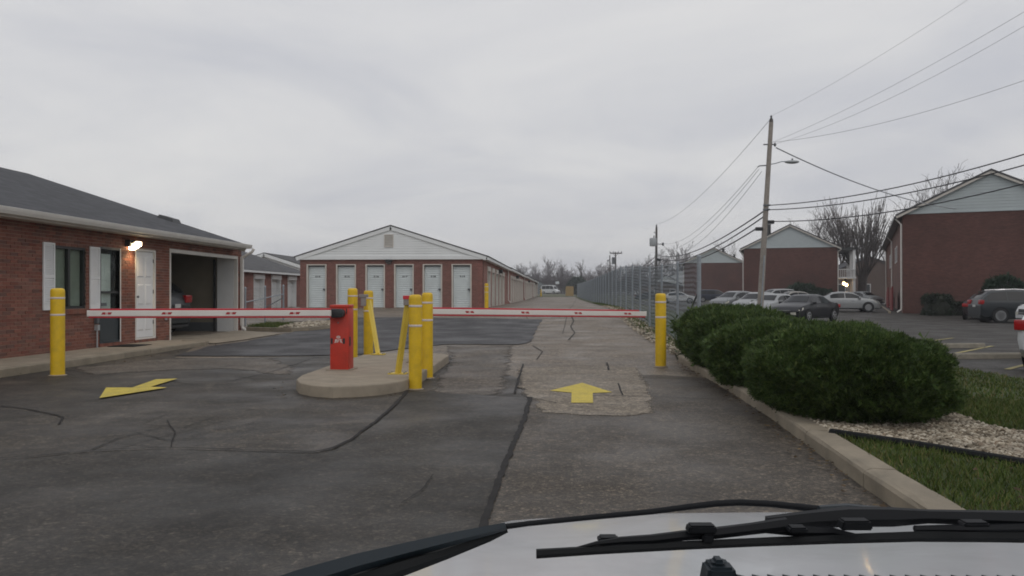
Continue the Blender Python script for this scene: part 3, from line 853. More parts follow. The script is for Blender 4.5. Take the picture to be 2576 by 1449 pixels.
# barrier machines
BX0, BX1, BY0, BY1, BZ0, BZ1 = -3.415, -3.135, 11.72, 12.02, .155, 1.13
def cabinet(label, dx, dy, dz):
    t = thing('barrier_cabinet', label, 'barrier cabinet', (BX0 + .14 + dx, 11.87 + dy, BZ0 + dz), 0, 'barrier machines')
    T = Matrix.Translation((dx, dy, dz))
    def B(mb, name, mat, par=t, sm=False):
        mb.v = [tuple(T @ Vector(q)) for q in mb.v]; return mb.build(name, mat, par, sm)
    body = B(MB().bbox(BX0, BX1, BY0, BY1, BZ0, BZ1 - .05, .012), 'housing', 'red', t, 30)
    B(MB().bbox(BX0 - .004, BX1 + .004, BY0 - .004, BY1 + .004, BZ1 - .048, BZ1, .012), 'lid', 'red', t, 30)
    B(MB().box(BX0 - .05, BX1 + .05, BY0 - .05, BY1 + .05, BZ0 - .012, BZ0 + .006), 'base_plate', 'concrete')
    for (a, b, z0, z1) in ((BX0 + .012, BX0 + .042, .545, .63), (BX1 - .085, BX1 - .052, .545, .63)):
        B(MB().bbox(a, b, BY0 - .008, BY0 + .01, z0, z1, .006), 'reflector', 'black')
    B(MB().bbox(BX1 - .01, BX1 + .008, BY0 + .05, BY0 + .11, .51, .65, .006), 'side_latch', 'black')
    B(MB().bbox(BX1 - .035, BX1 - .02, BY0 - .006, BY0 + .006, .99, 1.07, .004), 'key_slot', 'black')
    B(MB().lathe([(.001, -.006), (.011, -.006), (.011, .004)], (BX0 + .125, BY0, .86), 12, 'y'), 'lock', 'metal')
    # emblem: ring above the maker's letters
    mb = MB(); n = 20
    vs = []; 
    for k in range(n):
        a = 2 * math.pi * k / n
        for (ra, rb) in ((.030, .021), (.020, .011)): vs.append((BX0 + .128 + math.cos(a) * ra, BY0 - .003, .645 + math.sin(a) * rb))
    mb.add(vs, [(2 * k, 2 * ((k + 1) % n), 2 * ((k + 1) % n) + 1, 2 * k + 1) for k in range(n)])
    mb.box(BX0 + .112, BX0 + .144, BY0 - .004, BY0 - .002, .641, .649)
    B(mb, 'emblem_ring', 'band')
    mt = T @ Matrix.Translation((BX0 + .128, BY0 - .003, .585)) @ Matrix.Rotation(R(90), 4, 'X') @ Matrix.Diagonal((1.0, 1.0, 1, 1))
    text('emblem_letters', 'BFT', .066, 'band', t, mt)
    mb = MB()
    for sx in (-1, 1): mb.add([(BX0 + .128 + sx * .050, BY0 - .003, .560), (BX0 + .128 + sx * .064, BY0 - .003, .553), (BX0 + .128 + sx * .034, BY0 - .003, .618), (BX0 + .128 + sx * .022, BY0 - .003, .618)], [(0, 1, 2, 3)])
    B(mb, 'emblem_flare', 'band')
    return t
cabinet('red barrier cabinet with white emblem standing on the island', 0, 0, 0)
c2 = V(1027, 800, 13.1)
cabinet('second red barrier cabinet almost hidden behind the two front bollards', c2.x - BX0, 13.1 - 11.72, .005)

def arm(label, p, q, inset_tip, marks, hub, sgn):
    """a boom from its hub p to its tip q"""
    p = Vector(p); q = Vector(q); L = (q - p).length
    ux = (q - p).normalized(); uz = Vector((0, 0, 1)); uz = (uz - ux * uz.dot(ux)).normalized(); uy = uz.cross(ux)
    t = thing('boom_barrier', label, 'boom barrier', p, 0, 'barrier arms')
    mtx = Matrix((ux, uy, uz)).transposed().to_4x4(); mtx.translation = p
    def B(mb, name, mat, sm=False, par=t):
        mb.v = [tuple(mtx @ Vector(v)) for v in mb.v]; return mb.build(name, mat, par, sm)
    e = [(-.026, -.038), (-.020, -.044), (.020, -.044), (.026, -.038), (.026, .038), (.020, .044), (-.020, .044), (-.026, .038)]
    B(MB().prism(e, 'x', 0, L), 'boom', 'whitearm', False)
    rr_ = [(-.018, .045), (.018, .045), (.021, .062), (.012, .070), (-.012, .070), (-.021, .062)]
    B(MB().prism(rr_, 'x', 0, L - inset_tip), 'top_edge', 'redrubber')
    B(MB().prism([(a, -b) for a, b in rr_][::-1], 'x', 0, L - .02), 'bottom_edge', 'redrubber')
    B(MB().box(L, L + .006, -.025, .025, -.046, .046), 'end_cap', 'whitearm')
    side = sgn
    for s in marks:
        y = side * .0275
        mb = MB()
        for (a0, a1, k0, k1) in ((-.085, -.018, .025, 0), (.018, .085, 0, .025)):
            # slanted outer ends
            if a0 < 0: poly = [(s + a0 + .022, -.017), (s + a1, -.017), (s + a1, .017), (s + a0, .017)]
            else: poly = [(s + a0, -.017), (s + a1, -.017), (s + a1 - .022, .017), (s + a0, .017)]
            mb.add([(u, y, w_) for u, w_ in poly], [(0, 1, 2, 3)])
        mk = B(mb, 'red_marker', 'redmark')
        B(MB().add([(s - .014, y, -.015), (s + .014, y, -.015), (s + .009, y, .016), (s - .009, y, .016)], [(0, 1, 2, 3)]), 'marker_emblem', 'pink', False, mk)
    return t, mtx
pL = V(832, 787.5, 11.66); qL = V(222, 788.5, 11.95)
LL = (qL - pL).length
arm('closed white barrier arm with red edges across the left exit lane, before the office', pL, qL, .04, [LL * k for k in (.143, .402, .667, .918)], 'left', 1)
hub = thing('arm_bracket', 'black rounded bracket clamping the left barrier arm to the red cabinet', 'bracket', V(850, 789, 11.6))
bm = bmesh.new(); bmesh.ops.create_cube(bm, size=1)
for q in bm.verts: q.co = Vector((-3.295 + q.co.x * .235, 11.655 + q.co.y * .12, 1.005 + q.co.z * .132))
bmesh.ops.bevel(bm, geom=[e for e in bm.edges if abs(e.verts[0].co.y - e.verts[1].co.y) > .05], offset=.058, segments=6, affect='EDGES', profile=.5)
bmesh.ops.bevel(bm, geom=[e for e in bm.edges if abs(e.verts[0].co.y - e.verts[1].co.y) < .001], offset=.012, segments=2, affect='EDGES', profile=.5)
MB().frombm(bm).build('cover', 'black', hub, 40)
pR = V(1060, 783.5, 13.0); qR = V(1624, 789.5, 15.0)
LR = (qR - pR).length
arm('closed white barrier arm with red edges across the right lane by the kerb bollard', pR, qR, .16, [LR * k for k in (.19, .425, .665, .905)], 'right', -1)

# leaning reader posts
def strut(base, topp, label, reader, sgn):
    t = thing('reader_post', label, 'reader post', base, 0, 'leaning yellow reader posts')
    b = Vector(base); tp = Vector(topp)
    MB().tube([b, tp], .046, 4).build('post', 'yellowsteel', t)
    MB().box(b.x - .13, b.x + .13, b.y - .09, b.y + .09, b.z - .002, b.z + .012).build('foot_plate', 'yellowsteel', t)
    for sx in (-.1, .1):
        for sy in (-.065, .065): MB().lathe([(.012, .012), (.012, .024), (.001, .026)], (b.x + sx, b.y + sy, b.z), 6).build('bolt', 'metal', t)
    if reader == 'grey':
        o = MB().bbox(tp.x - .10 * sgn - .05, tp.x - .10 * sgn + .05, tp.y - .08, tp.y - .03, tp.z - .10, tp.z + .12, .008).build('reader_bracket', 'jambgrey', t)
        MB().bbox(tp.x - .10 * sgn - .09, tp.x - .10 * sgn + .09, tp.y - .09, tp.y - .02, tp.z + .07, tp.z + .13, .008).build('reader_hood', 'jambgrey', t)
    else:
        MB().bbox(tp.x - .05, tp.x + .05, tp.y - .07, tp.y - .01, tp.z - .02, tp.z + .06, .006).build('reader_bracket', 'jambgrey', t)
        MB().bbox(tp.x - .055, tp.x + .055, tp.y - .08, tp.y, tp.z + .062, tp.z + .115, .006).build('reader_hood', 'redrubber', t)
    return t
M['jambgrey'] = paint('grey_reader_metal', (.26, .235, .225), .5, .2, .06)
strut(G(951, 891.5, .152), V(929, 757, 15.6), 'yellow steel post leaning on the bollard with the grey reader bracket', 'grey', 1)
strut(G(1001, 940, .152), V(1026, 764, 11.15), 'yellow steel post leaning towards the nearest bollard, red capped reader on top', 'red', 1)

# ================================================================== THE OFFICE
WX = -10.0
CY = OnX(607, 700, WX)[0]
office = thing('office_building', 'long low red brick office with charcoal roof, shutters and open garage', 'building', (WX - 6, 16, 0))
def opening(p0, p1, top, bot, pc=None):
    pc = pc or (p0 + p1) / 2
    return (OnX(p0, 700, WX)[0], OnX(p1, 700, WX)[0], OnX(pc, bot, WX)[1], OnX(pc, top, WX)[1])
W_Y0, W_Y1 = OnX(137, 0, WX)[0], OnX(217, 0, WX)[0]
W_Z0, W_Z1 = .98, 2.26
SD = (OnX(250, 0, WX)[0], OnX(303, 0, WX)[0], .20, 2.32)
WD = (OnX(340, 0, WX)[0], OnX(391, 0, WX)[0], .24, 2.36)
GD = (OnX(426, 0, WX)[0], OnX(597, 0, WX)[0], .02, 2.45)
OPEN = [(W_Y0, W_Y1, W_Z0, W_Z1), SD, WD, GD]
WTOP = 2.68
Y0 = 9.0
# mortar backing between the openings
cuts = sorted([Y0, CY] + [q for o_ in OPEN for q in o_[:2]])
mb = MB()
for a, b in zip(cuts, cuts[1:]):
    if b - a < 1e-4: continue
    mid = (a + b) / 2
    oo = [o_ for o_ in OPEN if o_[0] < mid < o_[1]]
    if not oo: mb.box(WX - .2, WX - .009, a, b, -.1, WTOP)
    else:
        if oo[0][2] > .05: mb.box(WX - .2, WX - .009, a, b, -.1, oo[0][2])
        mb.box(WX - .2, WX - .009, a, b, oo[0][3], WTOP)
mb.box(WX - 13.2, WX - .2, CY - .2, CY - .009, -.1, WTOP)      # gable end wall
mb.box(WX - 13.2, WX - 13.0, Y0, CY - .2, -.1, WTOP)
mb.box(WX - 13.0, WX - .2, Y0, Y0 + .2, -.1, WTOP)
wall = mb.build('wall', 'mortar', office)
RP, BL, JT = .0677, .203, .0095
full = []; part = MB()
def brick_box(y0, y1, z0, z1): return (WX - .03, WX + rnd.uniform(-.002, .002), y0, y1, z0, z1)
row = 0; z = .03
while z + RP <= WTOP + .001:
    y = Y0 - (BL / 2 if row % 2 else 0)
    while y < CY:
        a, b = max(y, Y0), min(y + BL - JT, CY)
        segs = [(a, b)]
        zc_ = z + RP / 2
        for (o0, o1, oz0, oz1) in OPEN:
            if oz0 - .01 < zc_ < oz1 + .01:
                ns = []
                for s0, s1 in segs:
                    if s1 <= o0 or s0 >= o1: ns.append((s0, s1))
                    else:
                        if s0 < o0: ns.append((s0, o0))
                        if s1 > o1: ns.append((o1, s1))
                segs = ns
        for s0, s1 in segs:
            if s1 - s0 > .1935 - .0006: full.append((s0, z))
            elif s1 - s0 > .02: part.box(*brick_box(s0, s1, z, z + RP - JT))
        y += BL
    z += RP; row += 1
vis = [q for q in full if q[0] > OnX(0, 0, WX)[0] - .05 and q[1] > .1]
vis.sort(key=lambda q: q[0])
near = set(vis[:300])
bme = MB().add([(-.03, 0, 0), (0, 0, 0), (0, .1935, 0), (-.03, .1935, 0), (-.03, 0, RP - JT), (0, 0, RP - JT), (0, .1935, RP - JT), (-.03, .1935, RP - JT)],
               [(0, 3, 2, 1), (4, 5, 6, 7), (0, 1, 5, 4), (1, 2, 6, 5), (2, 3, 7, 6)]).mesh('brick', 'brick')
for (y, z) in full:
    if (y, z) in near: link('brick', bme, wall, False, (WX + rnd.uniform(-.0025, .0025), y, z))
    else: part.box(*brick_box(y, y + .1935, z, z + RP - JT))
o = part.build('brickwork', 'brick', office); o['kind'] = 'stuff'
# brick end wall, seen edge on
MB().box(WX - 13.2, WX - .001, CY - .008, CY + .001, .02, WTOP).build('end_wall', 'brickfar', office)

# window with shutters
win = MB()
def frame(mb, x0, x1, y0, y1, z0, z1, w_):
    mb.box(x0, x1, y0, y1, z1 - w_, z1); mb.box(x0, x1, y0, y1, z0, z0 + w_)
    mb.box(x0, x1, y0, y0 + w_, z0 + w_, z1 - w_); mb.box(x0, x1, y1 - w_, y1, z0 + w_, z1 - w_)
    return mb
window = frame(win, WX - .12, WX - .03, W_Y0, W_Y1, W_Z0, W_Z1, .05).build('window', 'dark', office)
ym = (W_Y0 + W_Y1) / 2
MB().box(WX - .11, WX - .035, ym - .035, ym + .035, W_Z0 + .05, W_Z1 - .05).build('mullion', 'dark', window)
for a, b in ((W_Y0 + .05, ym - .035), (ym + .035, W_Y1 - .05)):
    MB().box(WX - .075, WX - .069, a, b, W_Z0 + .05, W_Z1 - .05).build('pane', 'glass', window)
mb = MB(); zz = W_Z0 + .06
while zz < W_Z1 - .06:
    mb.box(WX - .135, WX - .115, W_Y0 + .03, W_Y1 - .03, zz, zz + .018); zz += .026
bl = mb.build('blind', 'blind', window); 
MB().box(WX - .20, WX - .15, W_Y0, W_Y1, W_Z0, W_Z1).build('window_backing', 'screen', window)
mb = MB(); yy = W_Y0 - .03
while yy < W_Y1 + .03:
    mb.box(WX - .1, WX + .045, yy, yy + .062, W_Z0 - .105, W_Z0 - .004); yy += .0705
MB().box(WX - .1, WX + .035, W_Y0 - .03, W_Y1 + .03, W_Z0 - .1, W_Z0 - .012).build('sill_mortar', 'mortar', office)
o = mb.build('window_sill', 'brick', office)
def shutter(y0, y1, z0, z1):
    s = frame(MB(), WX + .006, WX + .034, y0, y1, z0, z1, .035)
    zm = z0 + (z1 - z0) * .5
    s.box(WX + .006, WX + .034, y0 + .035, y1 - .035, zm - .03, zm + .03)
    s.box(WX + .003, WX + .012, y0 + .03, y1 - .03, z0 + .03, z1 - .03)
    s.box(WX + .006, WX + .034, y0 + .035, y1 - .035, z0 + .035, z0 + .10)
    sh = s.build('shutter', 'white', office)
    lw = y1 - y0 - .074
    lm = MB().add([(.0, 0, .004), (.004, 0, .0), (.018, 0, .022), (.014, 0, .026), (.0, lw, .004), (.004, lw, .0), (.018, lw, .022), (.014, lw, .026)],
                  [(0, 3, 2, 1), (4, 5, 6, 7), (0, 1, 5, 4), (1, 2, 6, 5), (2, 3, 7, 6), (3, 0, 4, 7)]).mesh('louver', 'white')
    # each slat leans outward at the bottom
    lm.transform(Matrix.Scale(-1, 4, (1, 0, 0))); lm.flip_normals()
    for (a, b) in ((z0 + .105, zm - .035), (zm + .035, z1 - .04)):
        zz = a
        while zz < b - .02:
            link('louver', lm, sh, False, (WX + .031, y0 + .037, zz)); zz += .0345
    return sh
SZ0, SZ1 = .97, 2.30
shutter(OnX(106, 0, WX)[0], OnX(135, 0, WX)[0], SZ0, SZ1)
shutter(OnX(224, 0, WX)[0], OnX(248.5, 0, WX)[0], SZ0, SZ1)

def door_panels(mb, x, y0, y1, z0, z1):
    """six raised panels"""
    wd = y1 - y0; h = z1 - z0
    for (a, b) in ((.12, .46), (.54, .88)):
        for (c, d_) in ((.08, .30), (.38, .62), (.70, .94)):
            ya, yb, za, zb = y0 + a * wd, y0 + b * wd, z0 + c * h, z0 + d_ * h
            mb.add([(x, ya, za), (x, yb, za), (x, yb, zb), (x, ya, zb), (x + .012, ya + .03, za + .03), (x + .012, yb - .03, za + .03), (x + .012, yb - .03, zb - .03), (x + .012, ya + .03, zb - .03)],
                   [(4, 5, 6, 7), (0, 1, 5, 4), (1, 2, 6, 5), (2, 3, 7, 6), (3, 0, 4, 7)])
    return mb
# storm door: white inner door behind dark glass
sd = frame(MB(), WX - .1, WX + .012, SD[0], SD[1], SD[2], SD[3], .045).build('storm_door', 'stormdoor', office)
MB().box(WX - .10, WX + .018, SD[1] - .045, SD[1] - .005, SD[2], SD[3]).build('door_edge', 'trim', sd)
MB().box(WX - .06, WX - .02, SD[0] + .045, SD[1] - .046, SD[2] + .045, SD[2] + .72).build('kick_panel', 'stormdoor', sd)
MB().box(WX - .06, WX - .02, SD[0] + .045, SD[1] - .046, 1.30, 1.35).build('cross_bar', 'dark', sd)
MB().box(WX - .042, WX - .036, SD[0] + .045, SD[1] - .046, SD[2] + .72, 1.30).build('pane', 'glass', sd)
MB().box(WX - .042, WX - .036, SD[0] + .045, SD[1] - .046, 1.35, SD[3] - .045).build('pane', 'glass', sd)
ind = MB().box(WX - .15, WX - .11, SD[0] + .03, SD[1] - .22, SD[2], SD[3] - .14); door_panels(ind, WX - .11, SD[0] + .05, SD[1] - .25, SD[2], SD[3] - .16)
ind.build('inner_door', 'white', sd)
MB().box(WX - .155, WX - .112, SD[1] - .218, SD[1] - .02, SD[2], SD[3]).build('reveal', 'screen', sd)
MB().box(WX - .030, WX - .012, SD[0] + .06, SD[0] + .30, 1.02, 1.09).build('door_handle', 'metal', sd)
# white six panel door
wd_ = frame(MB(), WX - .1, WX + .01, WD[0], WD[1], WD[2] - .045, WD[3], .045).build('door', 'trim', office)
leaf = MB().box(WX - .08, WX - .035, WD[0] + .046, WD[1] - .046, WD[2] + .002, WD[3] - .046); door_panels(leaf, WX - .035, WD[0] + .05, WD[1] - .05, WD[2], WD[3] - .05)
leaf.build('door_leaf', 'white', wd_)
for zz in (.55, 1.3, 2.05): MB().box(WX - .036, WX - .018, WD[1] - .062, WD[1] - .047, zz, zz + .09).build('hinge', 'metal', wd_)
MB().lathe([(.001, 0), (.012, 0), (.012, .03), (.028, .035), (.028, .06), (.015, .07)], (WX - .034, WD[0] + .11, 1.22), 12, 'x').build('door_handle', 'metal', wd_)
for (q0, q1, zt) in ((SD[0], SD[1], SD[2]), (WD[0], WD[1], WD[2] - .047)):
    mb = MB(); yy = q0 - .02
    while yy < q1: mb.box(WX - .09, WX + .03, yy, min(yy + .062, q1 + .02), zt - .10, zt - .003); yy += .0705
    mb.build('door_sill', 'brick', office)
# garage opening
gt = MB()
gt.box(WX - .09, WX + .022, GD[0], GD[0] + .05, .0, GD[3]); gt.box(WX - .09, WX + .022, GD[1] - .05, GD[1], .0, GD[3])
gt.box(WX - .09, WX + .022, GD[0] + .05, GD[1] - .05, GD[3] - .09, GD[3])
garage = gt.build('garage_opening', 'trim', office)
MB().box(WX - .62, WX - .1, GD[1] - .06, GD[1] - .02, .06, GD[3] - .02).build('jamb', 'jamb', garage)
MB().box(WX - .70, WX - .64, GD[1] - .16, GD[1] - .10, .02, GD[3] - .1).build('door_track', 'dark', garage)
MB().box(WX - .62, WX - .1, GD[0] + .05, GD[1] - .06, GD[3] - .04, GD[3] - .005).build('head_jamb', 'jamb', garage)
mb = MB(); mb.box(WX - 6.6, WX - .2, GD[1] + .02, GD[1] + .08, 0, 2.6)
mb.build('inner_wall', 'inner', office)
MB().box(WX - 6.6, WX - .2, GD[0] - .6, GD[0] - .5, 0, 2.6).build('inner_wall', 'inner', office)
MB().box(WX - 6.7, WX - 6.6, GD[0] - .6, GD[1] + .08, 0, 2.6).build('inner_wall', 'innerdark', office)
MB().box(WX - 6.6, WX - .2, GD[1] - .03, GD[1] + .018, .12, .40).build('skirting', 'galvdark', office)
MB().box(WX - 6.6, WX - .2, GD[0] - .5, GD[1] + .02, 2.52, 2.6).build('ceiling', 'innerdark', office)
MB().box(WX - 6.6, WX - .09, GD[0] - .5, GD[1] + .02, .0, .09).build('garage_floor', 'concrete', office)
# fittings
MB().box(WX + .002, WX + .075, SD[0] - .19, SD[0] - .10, .50, .62).build('utility_box', 'transformer', office)
MB().tube([(WX + .04, SD[0] - .15, .02), (WX + .04, SD[0] - .15, .5)], .016, 8).build('conduit', 'transformer', office)
MB().bbox(WX + .002, WX + .085, SD[0] - .21, SD[0] - .12, .64, .82, .02).build('meter', 'galvdark', office)
MB().bbox(WX + .002, WX + .045, GD[0] - .26, GD[0] - .19, .62, .70, .01).build('outlet_box', 'transformer', office)
# roof: gable running along the lane
EX, EZ, RX, RZ = WX + .42, 2.80, -16.6, 5.06
RY1 = OnX(622, 612, EX)[0]
sl_ = (RZ - EZ) / (EX - RX)
def slab(name, x0, z0, x1, z1, y0, y1, th, mat, par):
    n = Vector((-(z1 - z0), 0, x1 - x0)).normalized()
    if n.z < 0: n = -n
    a = Vector((x0, 0, z0)); b = Vector((x1, 0, z1))
    P = [a, b, b - n * th, a - n * th]
    return MB().prism([(q.x, q.z) for q in P], 'y', y0, y1).build(name, mat, par)
slab('roof', EX + .03, EZ - .01, RX, RZ, 6.0, RY1, .05, 'roof', office)
slab('roof', RX, RZ, RX - (EX - RX), EZ, 6.0, RY1, .05, 'roof', office)
MB().prism([(EX - .02, EZ - .07), (RX, RZ - .07), (2 * RX - EX, EZ - .07), (2 * RX - EX, EZ - .09), (WX - 13.2, WTOP - .02), (WX - .2, WTOP - .02)], 'y', CY - .2, CY - .02).build('gable', 'siding', office)
slab('rake_board', EX - .02, EZ - .075, RX, RZ - .065, RY1 - .06, RY1 - .02, .16, 'whitewarm', office)
gut = MB().prism([(EX - .03, EZ - .12), (EX + .07, EZ - .12), (EX + .10, EZ - .06), (EX + .115, EZ - .005), (EX + .105, EZ - .0), (EX + .09, EZ - .02), (EX - .03, EZ - .02)], 'y', 6.0, RY1 + .14)
gutter = gut.build('gutter', 'trim', office)
MB().box(EX - .055, EX - .032, 6.0, RY1, EZ - .16, EZ - .05).build('fascia', 'whitewarm', office)
MB().box(WX - .01, EX - .056, 6.0, RY1 - .07, WTOP - .03, WTOP - .015).build('soffit', 'whitewarm', office)
dy = CY - .09
dp = MB()
dp.box(WX + .02, WX + .10, dy - .05, dy + .05, .30, EZ - .35)
ds = dp.build('downspout', 'trim', office)
MB().tube([(EX + .02, dy, EZ - .10), (EX - .04, dy, EZ - .2), (WX + .06, dy, EZ - .38)], .045, 6).build('elbow', 'trim', ds)
MB().tube([(WX + .06, dy, .33), (WX + .07, dy, .22), (WX + .16, dy + .02, .14), (WX + .30, dy + .03, .10)], .05, 6).build('elbow', 'trim', ds)
vx = -11.0
for _ in range(200):
    ry, rz_ = OnX(430, 556, vx)
    if EZ + (EX - vx) * sl_ >= rz_: break
    vx -= .02
zr = EZ + (EX - vx) * sl_
MB().add([(vx + .2, ry - .28, zr - .07), (vx + .2, ry + .28, zr - .07), (vx - .3, ry + .28, zr + .10), (vx - .3, ry - .28, zr + .10), (vx + .15, ry - .22, zr + .06), (vx + .15, ry + .22, zr + .06), (vx - .25, ry + .22, zr + .18), (vx - .25, ry - .22, zr + .18)],
         [(4, 5, 6, 7), (0, 1, 5, 4), (1, 2, 6, 5), (2, 3, 7, 6), (3, 0, 4, 7)]).build('roof_vent', 'black', office)
# lit wall lamp
ly, lz = OnX(338, 618, WX + .12)
lamp = thing('wall_lamp', 'lit warm floodlight on the brick wall between the two office doors', 'lamp', (WX, ly, lz))
MB().bbox(WX + .004, WX + .13, ly - .20, ly - .02, lz - .03, lz + .13, .01).build('housing', 'black', lamp)
MB().bbox(WX + .05, WX + .22, ly - .12, ly + .13, lz - .02, lz + .11, .02).build('hood', 'dark', lamp)
MB().add([(WX + .055, ly - .12, lz - .10), (WX + .055, ly + .12, lz - .10), (WX + .225, ly + .13, lz + .0), (WX + .225, ly - .12, lz + .0), (WX + .225, ly - .12, lz + .09), (WX + .225, ly + .13, lz + .09), (WX + .05, ly - .12, lz + .0), (WX + .05, ly + .12, lz + .0)],
         [(0, 1, 2, 3), (3, 2, 5, 4), (0, 3, 4, 6), (1, 7, 5, 2)]).build('lens', 'lampglow', lamp)
pl = bpy.data.lights.new('lamp_light', 'SPOT'); pl.energy = 13; pl.color = (1, .70, .36); pl.spot_size = R(150); pl.spot_blend = .6; pl.shadow_soft_size = .08
po = link('lamp_light', pl, lamp); po.location = (WX + .17, ly, lz - .13); po.rotation_euler = (R(0), R(0), 0)

# walkway and its kerb
walk = setting(MB().box(WX - .01, -8.72, 4.0, 19.1, -.05, .118).build('walkway', 'soil'))
yy = 4.0
while yy < 18.9:
    e = min(yy + 1.52, 19.0)
    MB().bbox(WX - .0 + .002, -8.73, yy + .006, e - .006, .0, .128 + rnd.uniform(-.003, .003), .006).build('paving_slab', 'concrete', walk)
    yy = e
yy = 4.0
while yy < 18.8:
    e = min(yy + 3.05, 18.85)
    mb = MB(); mb.bbox(-8.724, -8.54, yy + .005, e - .012, -.05, .135 + rnd.uniform(-.004, .004), .02); mb.build('kerb_piece', 'kerb', walk)
    yy = e
mb = MB(); pts = [(-9.3, 19.26), (-9.0, 19.27), (-8.72, 19.2), (-8.58, 19.08), (-8.54, 18.86), (-8.724, 18.86), (-9.3, 19.12)]
mb.prism(pts, 'z', -.05, .134); mb.build('kerb_piece', 'kerb', walk)
mb = MB(); mb.bbox(WX + .0, -9.25, 18.92, 19.4, -.05, .127, .006); mb.build('paving_slab', 'concrete', walk)
setting(sheet('garage_apron', [(WX - .2, 19.35), (-9.0, 19.35), (-8.5, 19.25), (-8.3, 20.5), (-8.15, 23.0), (WX - .1, CY - .1)], .02, 'concrete'))
tag(MB().box(WX + .15, WX + .75, SD[0] + .05, SD[1] - .02, .131, .142).build('doormat', 'blackrub'), 'dark doormat lying before the storm door', 'doormat')

# kerbed stone bed at the office corner
isl2 = [(-9.75, CY - .25), (-8.9, CY - .45), (-8.2, CY - .6), (-7.75, CY - .2), (-7.35, CY + 1.2), (-7.25, CY + 2.4), (-7.45, CY + 3.0), (-8.2, CY + 3.4), (-9.6, CY + 3.6)]
bedz = gz(-8.5, CY + 1) 
kb = thing('bed_kerb', 'concrete kerb round the stone bed at the office corner', 'kerb', (-8.4, CY, bedz))
for a, b in zip(isl2, isl2[1:-1]):
    a = Vector(a); b = Vector(b); t = (b - a).normalized(); n = Vector((-t.y, t.x)) * .14
    vs = []
    for c in (a + t * .01, b - t * .01):
        for (o_, h) in ((0, -.1), (0, .12), (1, .12), (1, -.1)):
            q = c + n * o_; vs.append((q.x, q.y, gz(q.x, q.y) + h))
    MB().add(vs, [(0, 1, 2, 3), (7, 6, 5, 4), (0, 4, 5, 1), (1, 5, 6, 2), (2, 6, 7, 3)]).build('kerb_piece', 'kerb', kb)
setting(sheet('corner_bed', isl2, .07, 'soil', fine=1.0))
o = stones('gravel', scatter([(-8.7, CY - .3), (-8.2, CY - .4), (-7.85, CY + .1), (-7.5, CY + 1.3), (-7.4, CY + 2.5), (-8.3, CY + 2.8), (-8.9, CY + 2)], 900, 21), lambda x, y: gz(x, y) + .10, .04, .085, 22)
tag(o, 'pale stones heaped in the kerbed bed at the office corner', 'gravel')
o = blades('grass', scatter([(-9.9, CY + .05), (-9.0, CY - .2), (-8.7, CY + .4), (-9.0, CY + 2), (-9.9, CY + 2)], 2600, 23), lambda x, y: gz(x, y) + .07, .06, .16, .012, 24)
tag(o, 'tuft of grass under the office downspout', 'grass')

# ================================================================== STORAGE BUILDINGS
def gable_boards(parent, x0, x1, zb, xa, za, y, pitch, mat, out=-1, name='siding_board', m=None):
    """lapped boards filling a gable triangle that faces -y (or out)"""
    z = zb; k = 0
    while z < za - .06:
        z2 = min(z + pitch, za)
        def xl(zz): return x0 + (xa - x0) * (zz - zb) / (za - zb)
        def xr(zz): return x1 + (xa - x1) * (zz - zb) / (za - zb)
        a0, a1, b0, b1 = xl(z), xr(z), xl(z2), xr(z2)
        vs = [(a0, y + out * .022, z), (a1, y + out * .022, z), (b1, y + out * .004, z2), (b0, y + out * .004, z2), (a0, y, z), (a1, y, z), (b1, y, z2), (b0, y, z2)]
        mb = MB().add(vs, [(0, 1, 2, 3), (0, 4, 5, 1)])
        if m: mb.v = [tuple(m @ Vector(q)) for q in mb.v]
        mb.build(name, mat, parent)
        z = z2
SY = 38.85
SXL, SXR, SXM = -12.83, -3.70, -8.26
SB = gz(-8, SY)
STOP = 2.98
AP = 4.66
st = thing('storage_building', 'long brick self storage building with white gable and six numbered doors', 'building', (SXM, 60, SB))
doors = [(OnY(a, 0, SY)[0], OnY(b, 0, SY)[0]) for a, b in ((772, 821), (846, 895), (920, 968), (992, 1040.5), (1064, 1112), (1136.7, 1186))]
DZ0, DZ1 = SB + .0, OnY(979, 665.5, SY)[1]
# front wall with openings, bricks as geometry
xsd = sorted([SXL, SXR] + [q for d_ in doors for q in d_])
mb = MB()
for i, (a, b) in enumerate(zip(xsd, xsd[1:])):
    mid = (a + b) / 2; isd = any(d_[0] < mid < d_[1] for d_ in doors)
    mb.box(a, b, SY + .008, SY + .25, DZ1 if isd else SB - .3, STOP)
fw = mb.build('front_wall', 'mortar', st)
part = MB(); z = SB - .02; row = 0
cand = []
while z + RP < STOP + .02:
    x = SXL - (BL / 2 if row % 2 else 0)
    while x < SXR:
        a, b = max(x, SXL), min(x + BL - JT, SXR)
        segs = [(a, b)]
        if z + RP / 2 < DZ1:
            for (o0, o1) in doors:
                ns = []
                for s0, s1 in segs:
                    if s1 <= o0 or s0 >= o1: ns.append((s0, s1))
                    else:
                        if s0 < o0: ns.append((s0, o0))
                        if s1 > o1: ns.append((o1, s1))
                segs = ns
        for s0, s1 in segs:
            if s1 - s0 > .02: part.box(s0, s1, SY + rnd.uniform(-.003, .001), SY + .02, z, min(z + RP - JT, STOP))
        x += BL
    z += RP; row += 1
o = part.build('brickwork', 'brick2', st); o['kind'] = 'stuff'
NUM = ['514', '515', '516', '517', '518', '519']
def slat_mesh(wd, h, mat):
    """one roller slat: a shallow rolled rib"""
    prof = [(0, 0), (-.012, .25 * h), (-.016, .5 * h), (-.012, .75 * h), (0, h)]
    vs = [(0, y, z) for y, z in prof] + [(wd, y, z) for y, z in prof]
    return MB().add(vs, [(i, i + 5, i + 6, i + 1) for i in range(4)]).mesh('slat', mat, True)
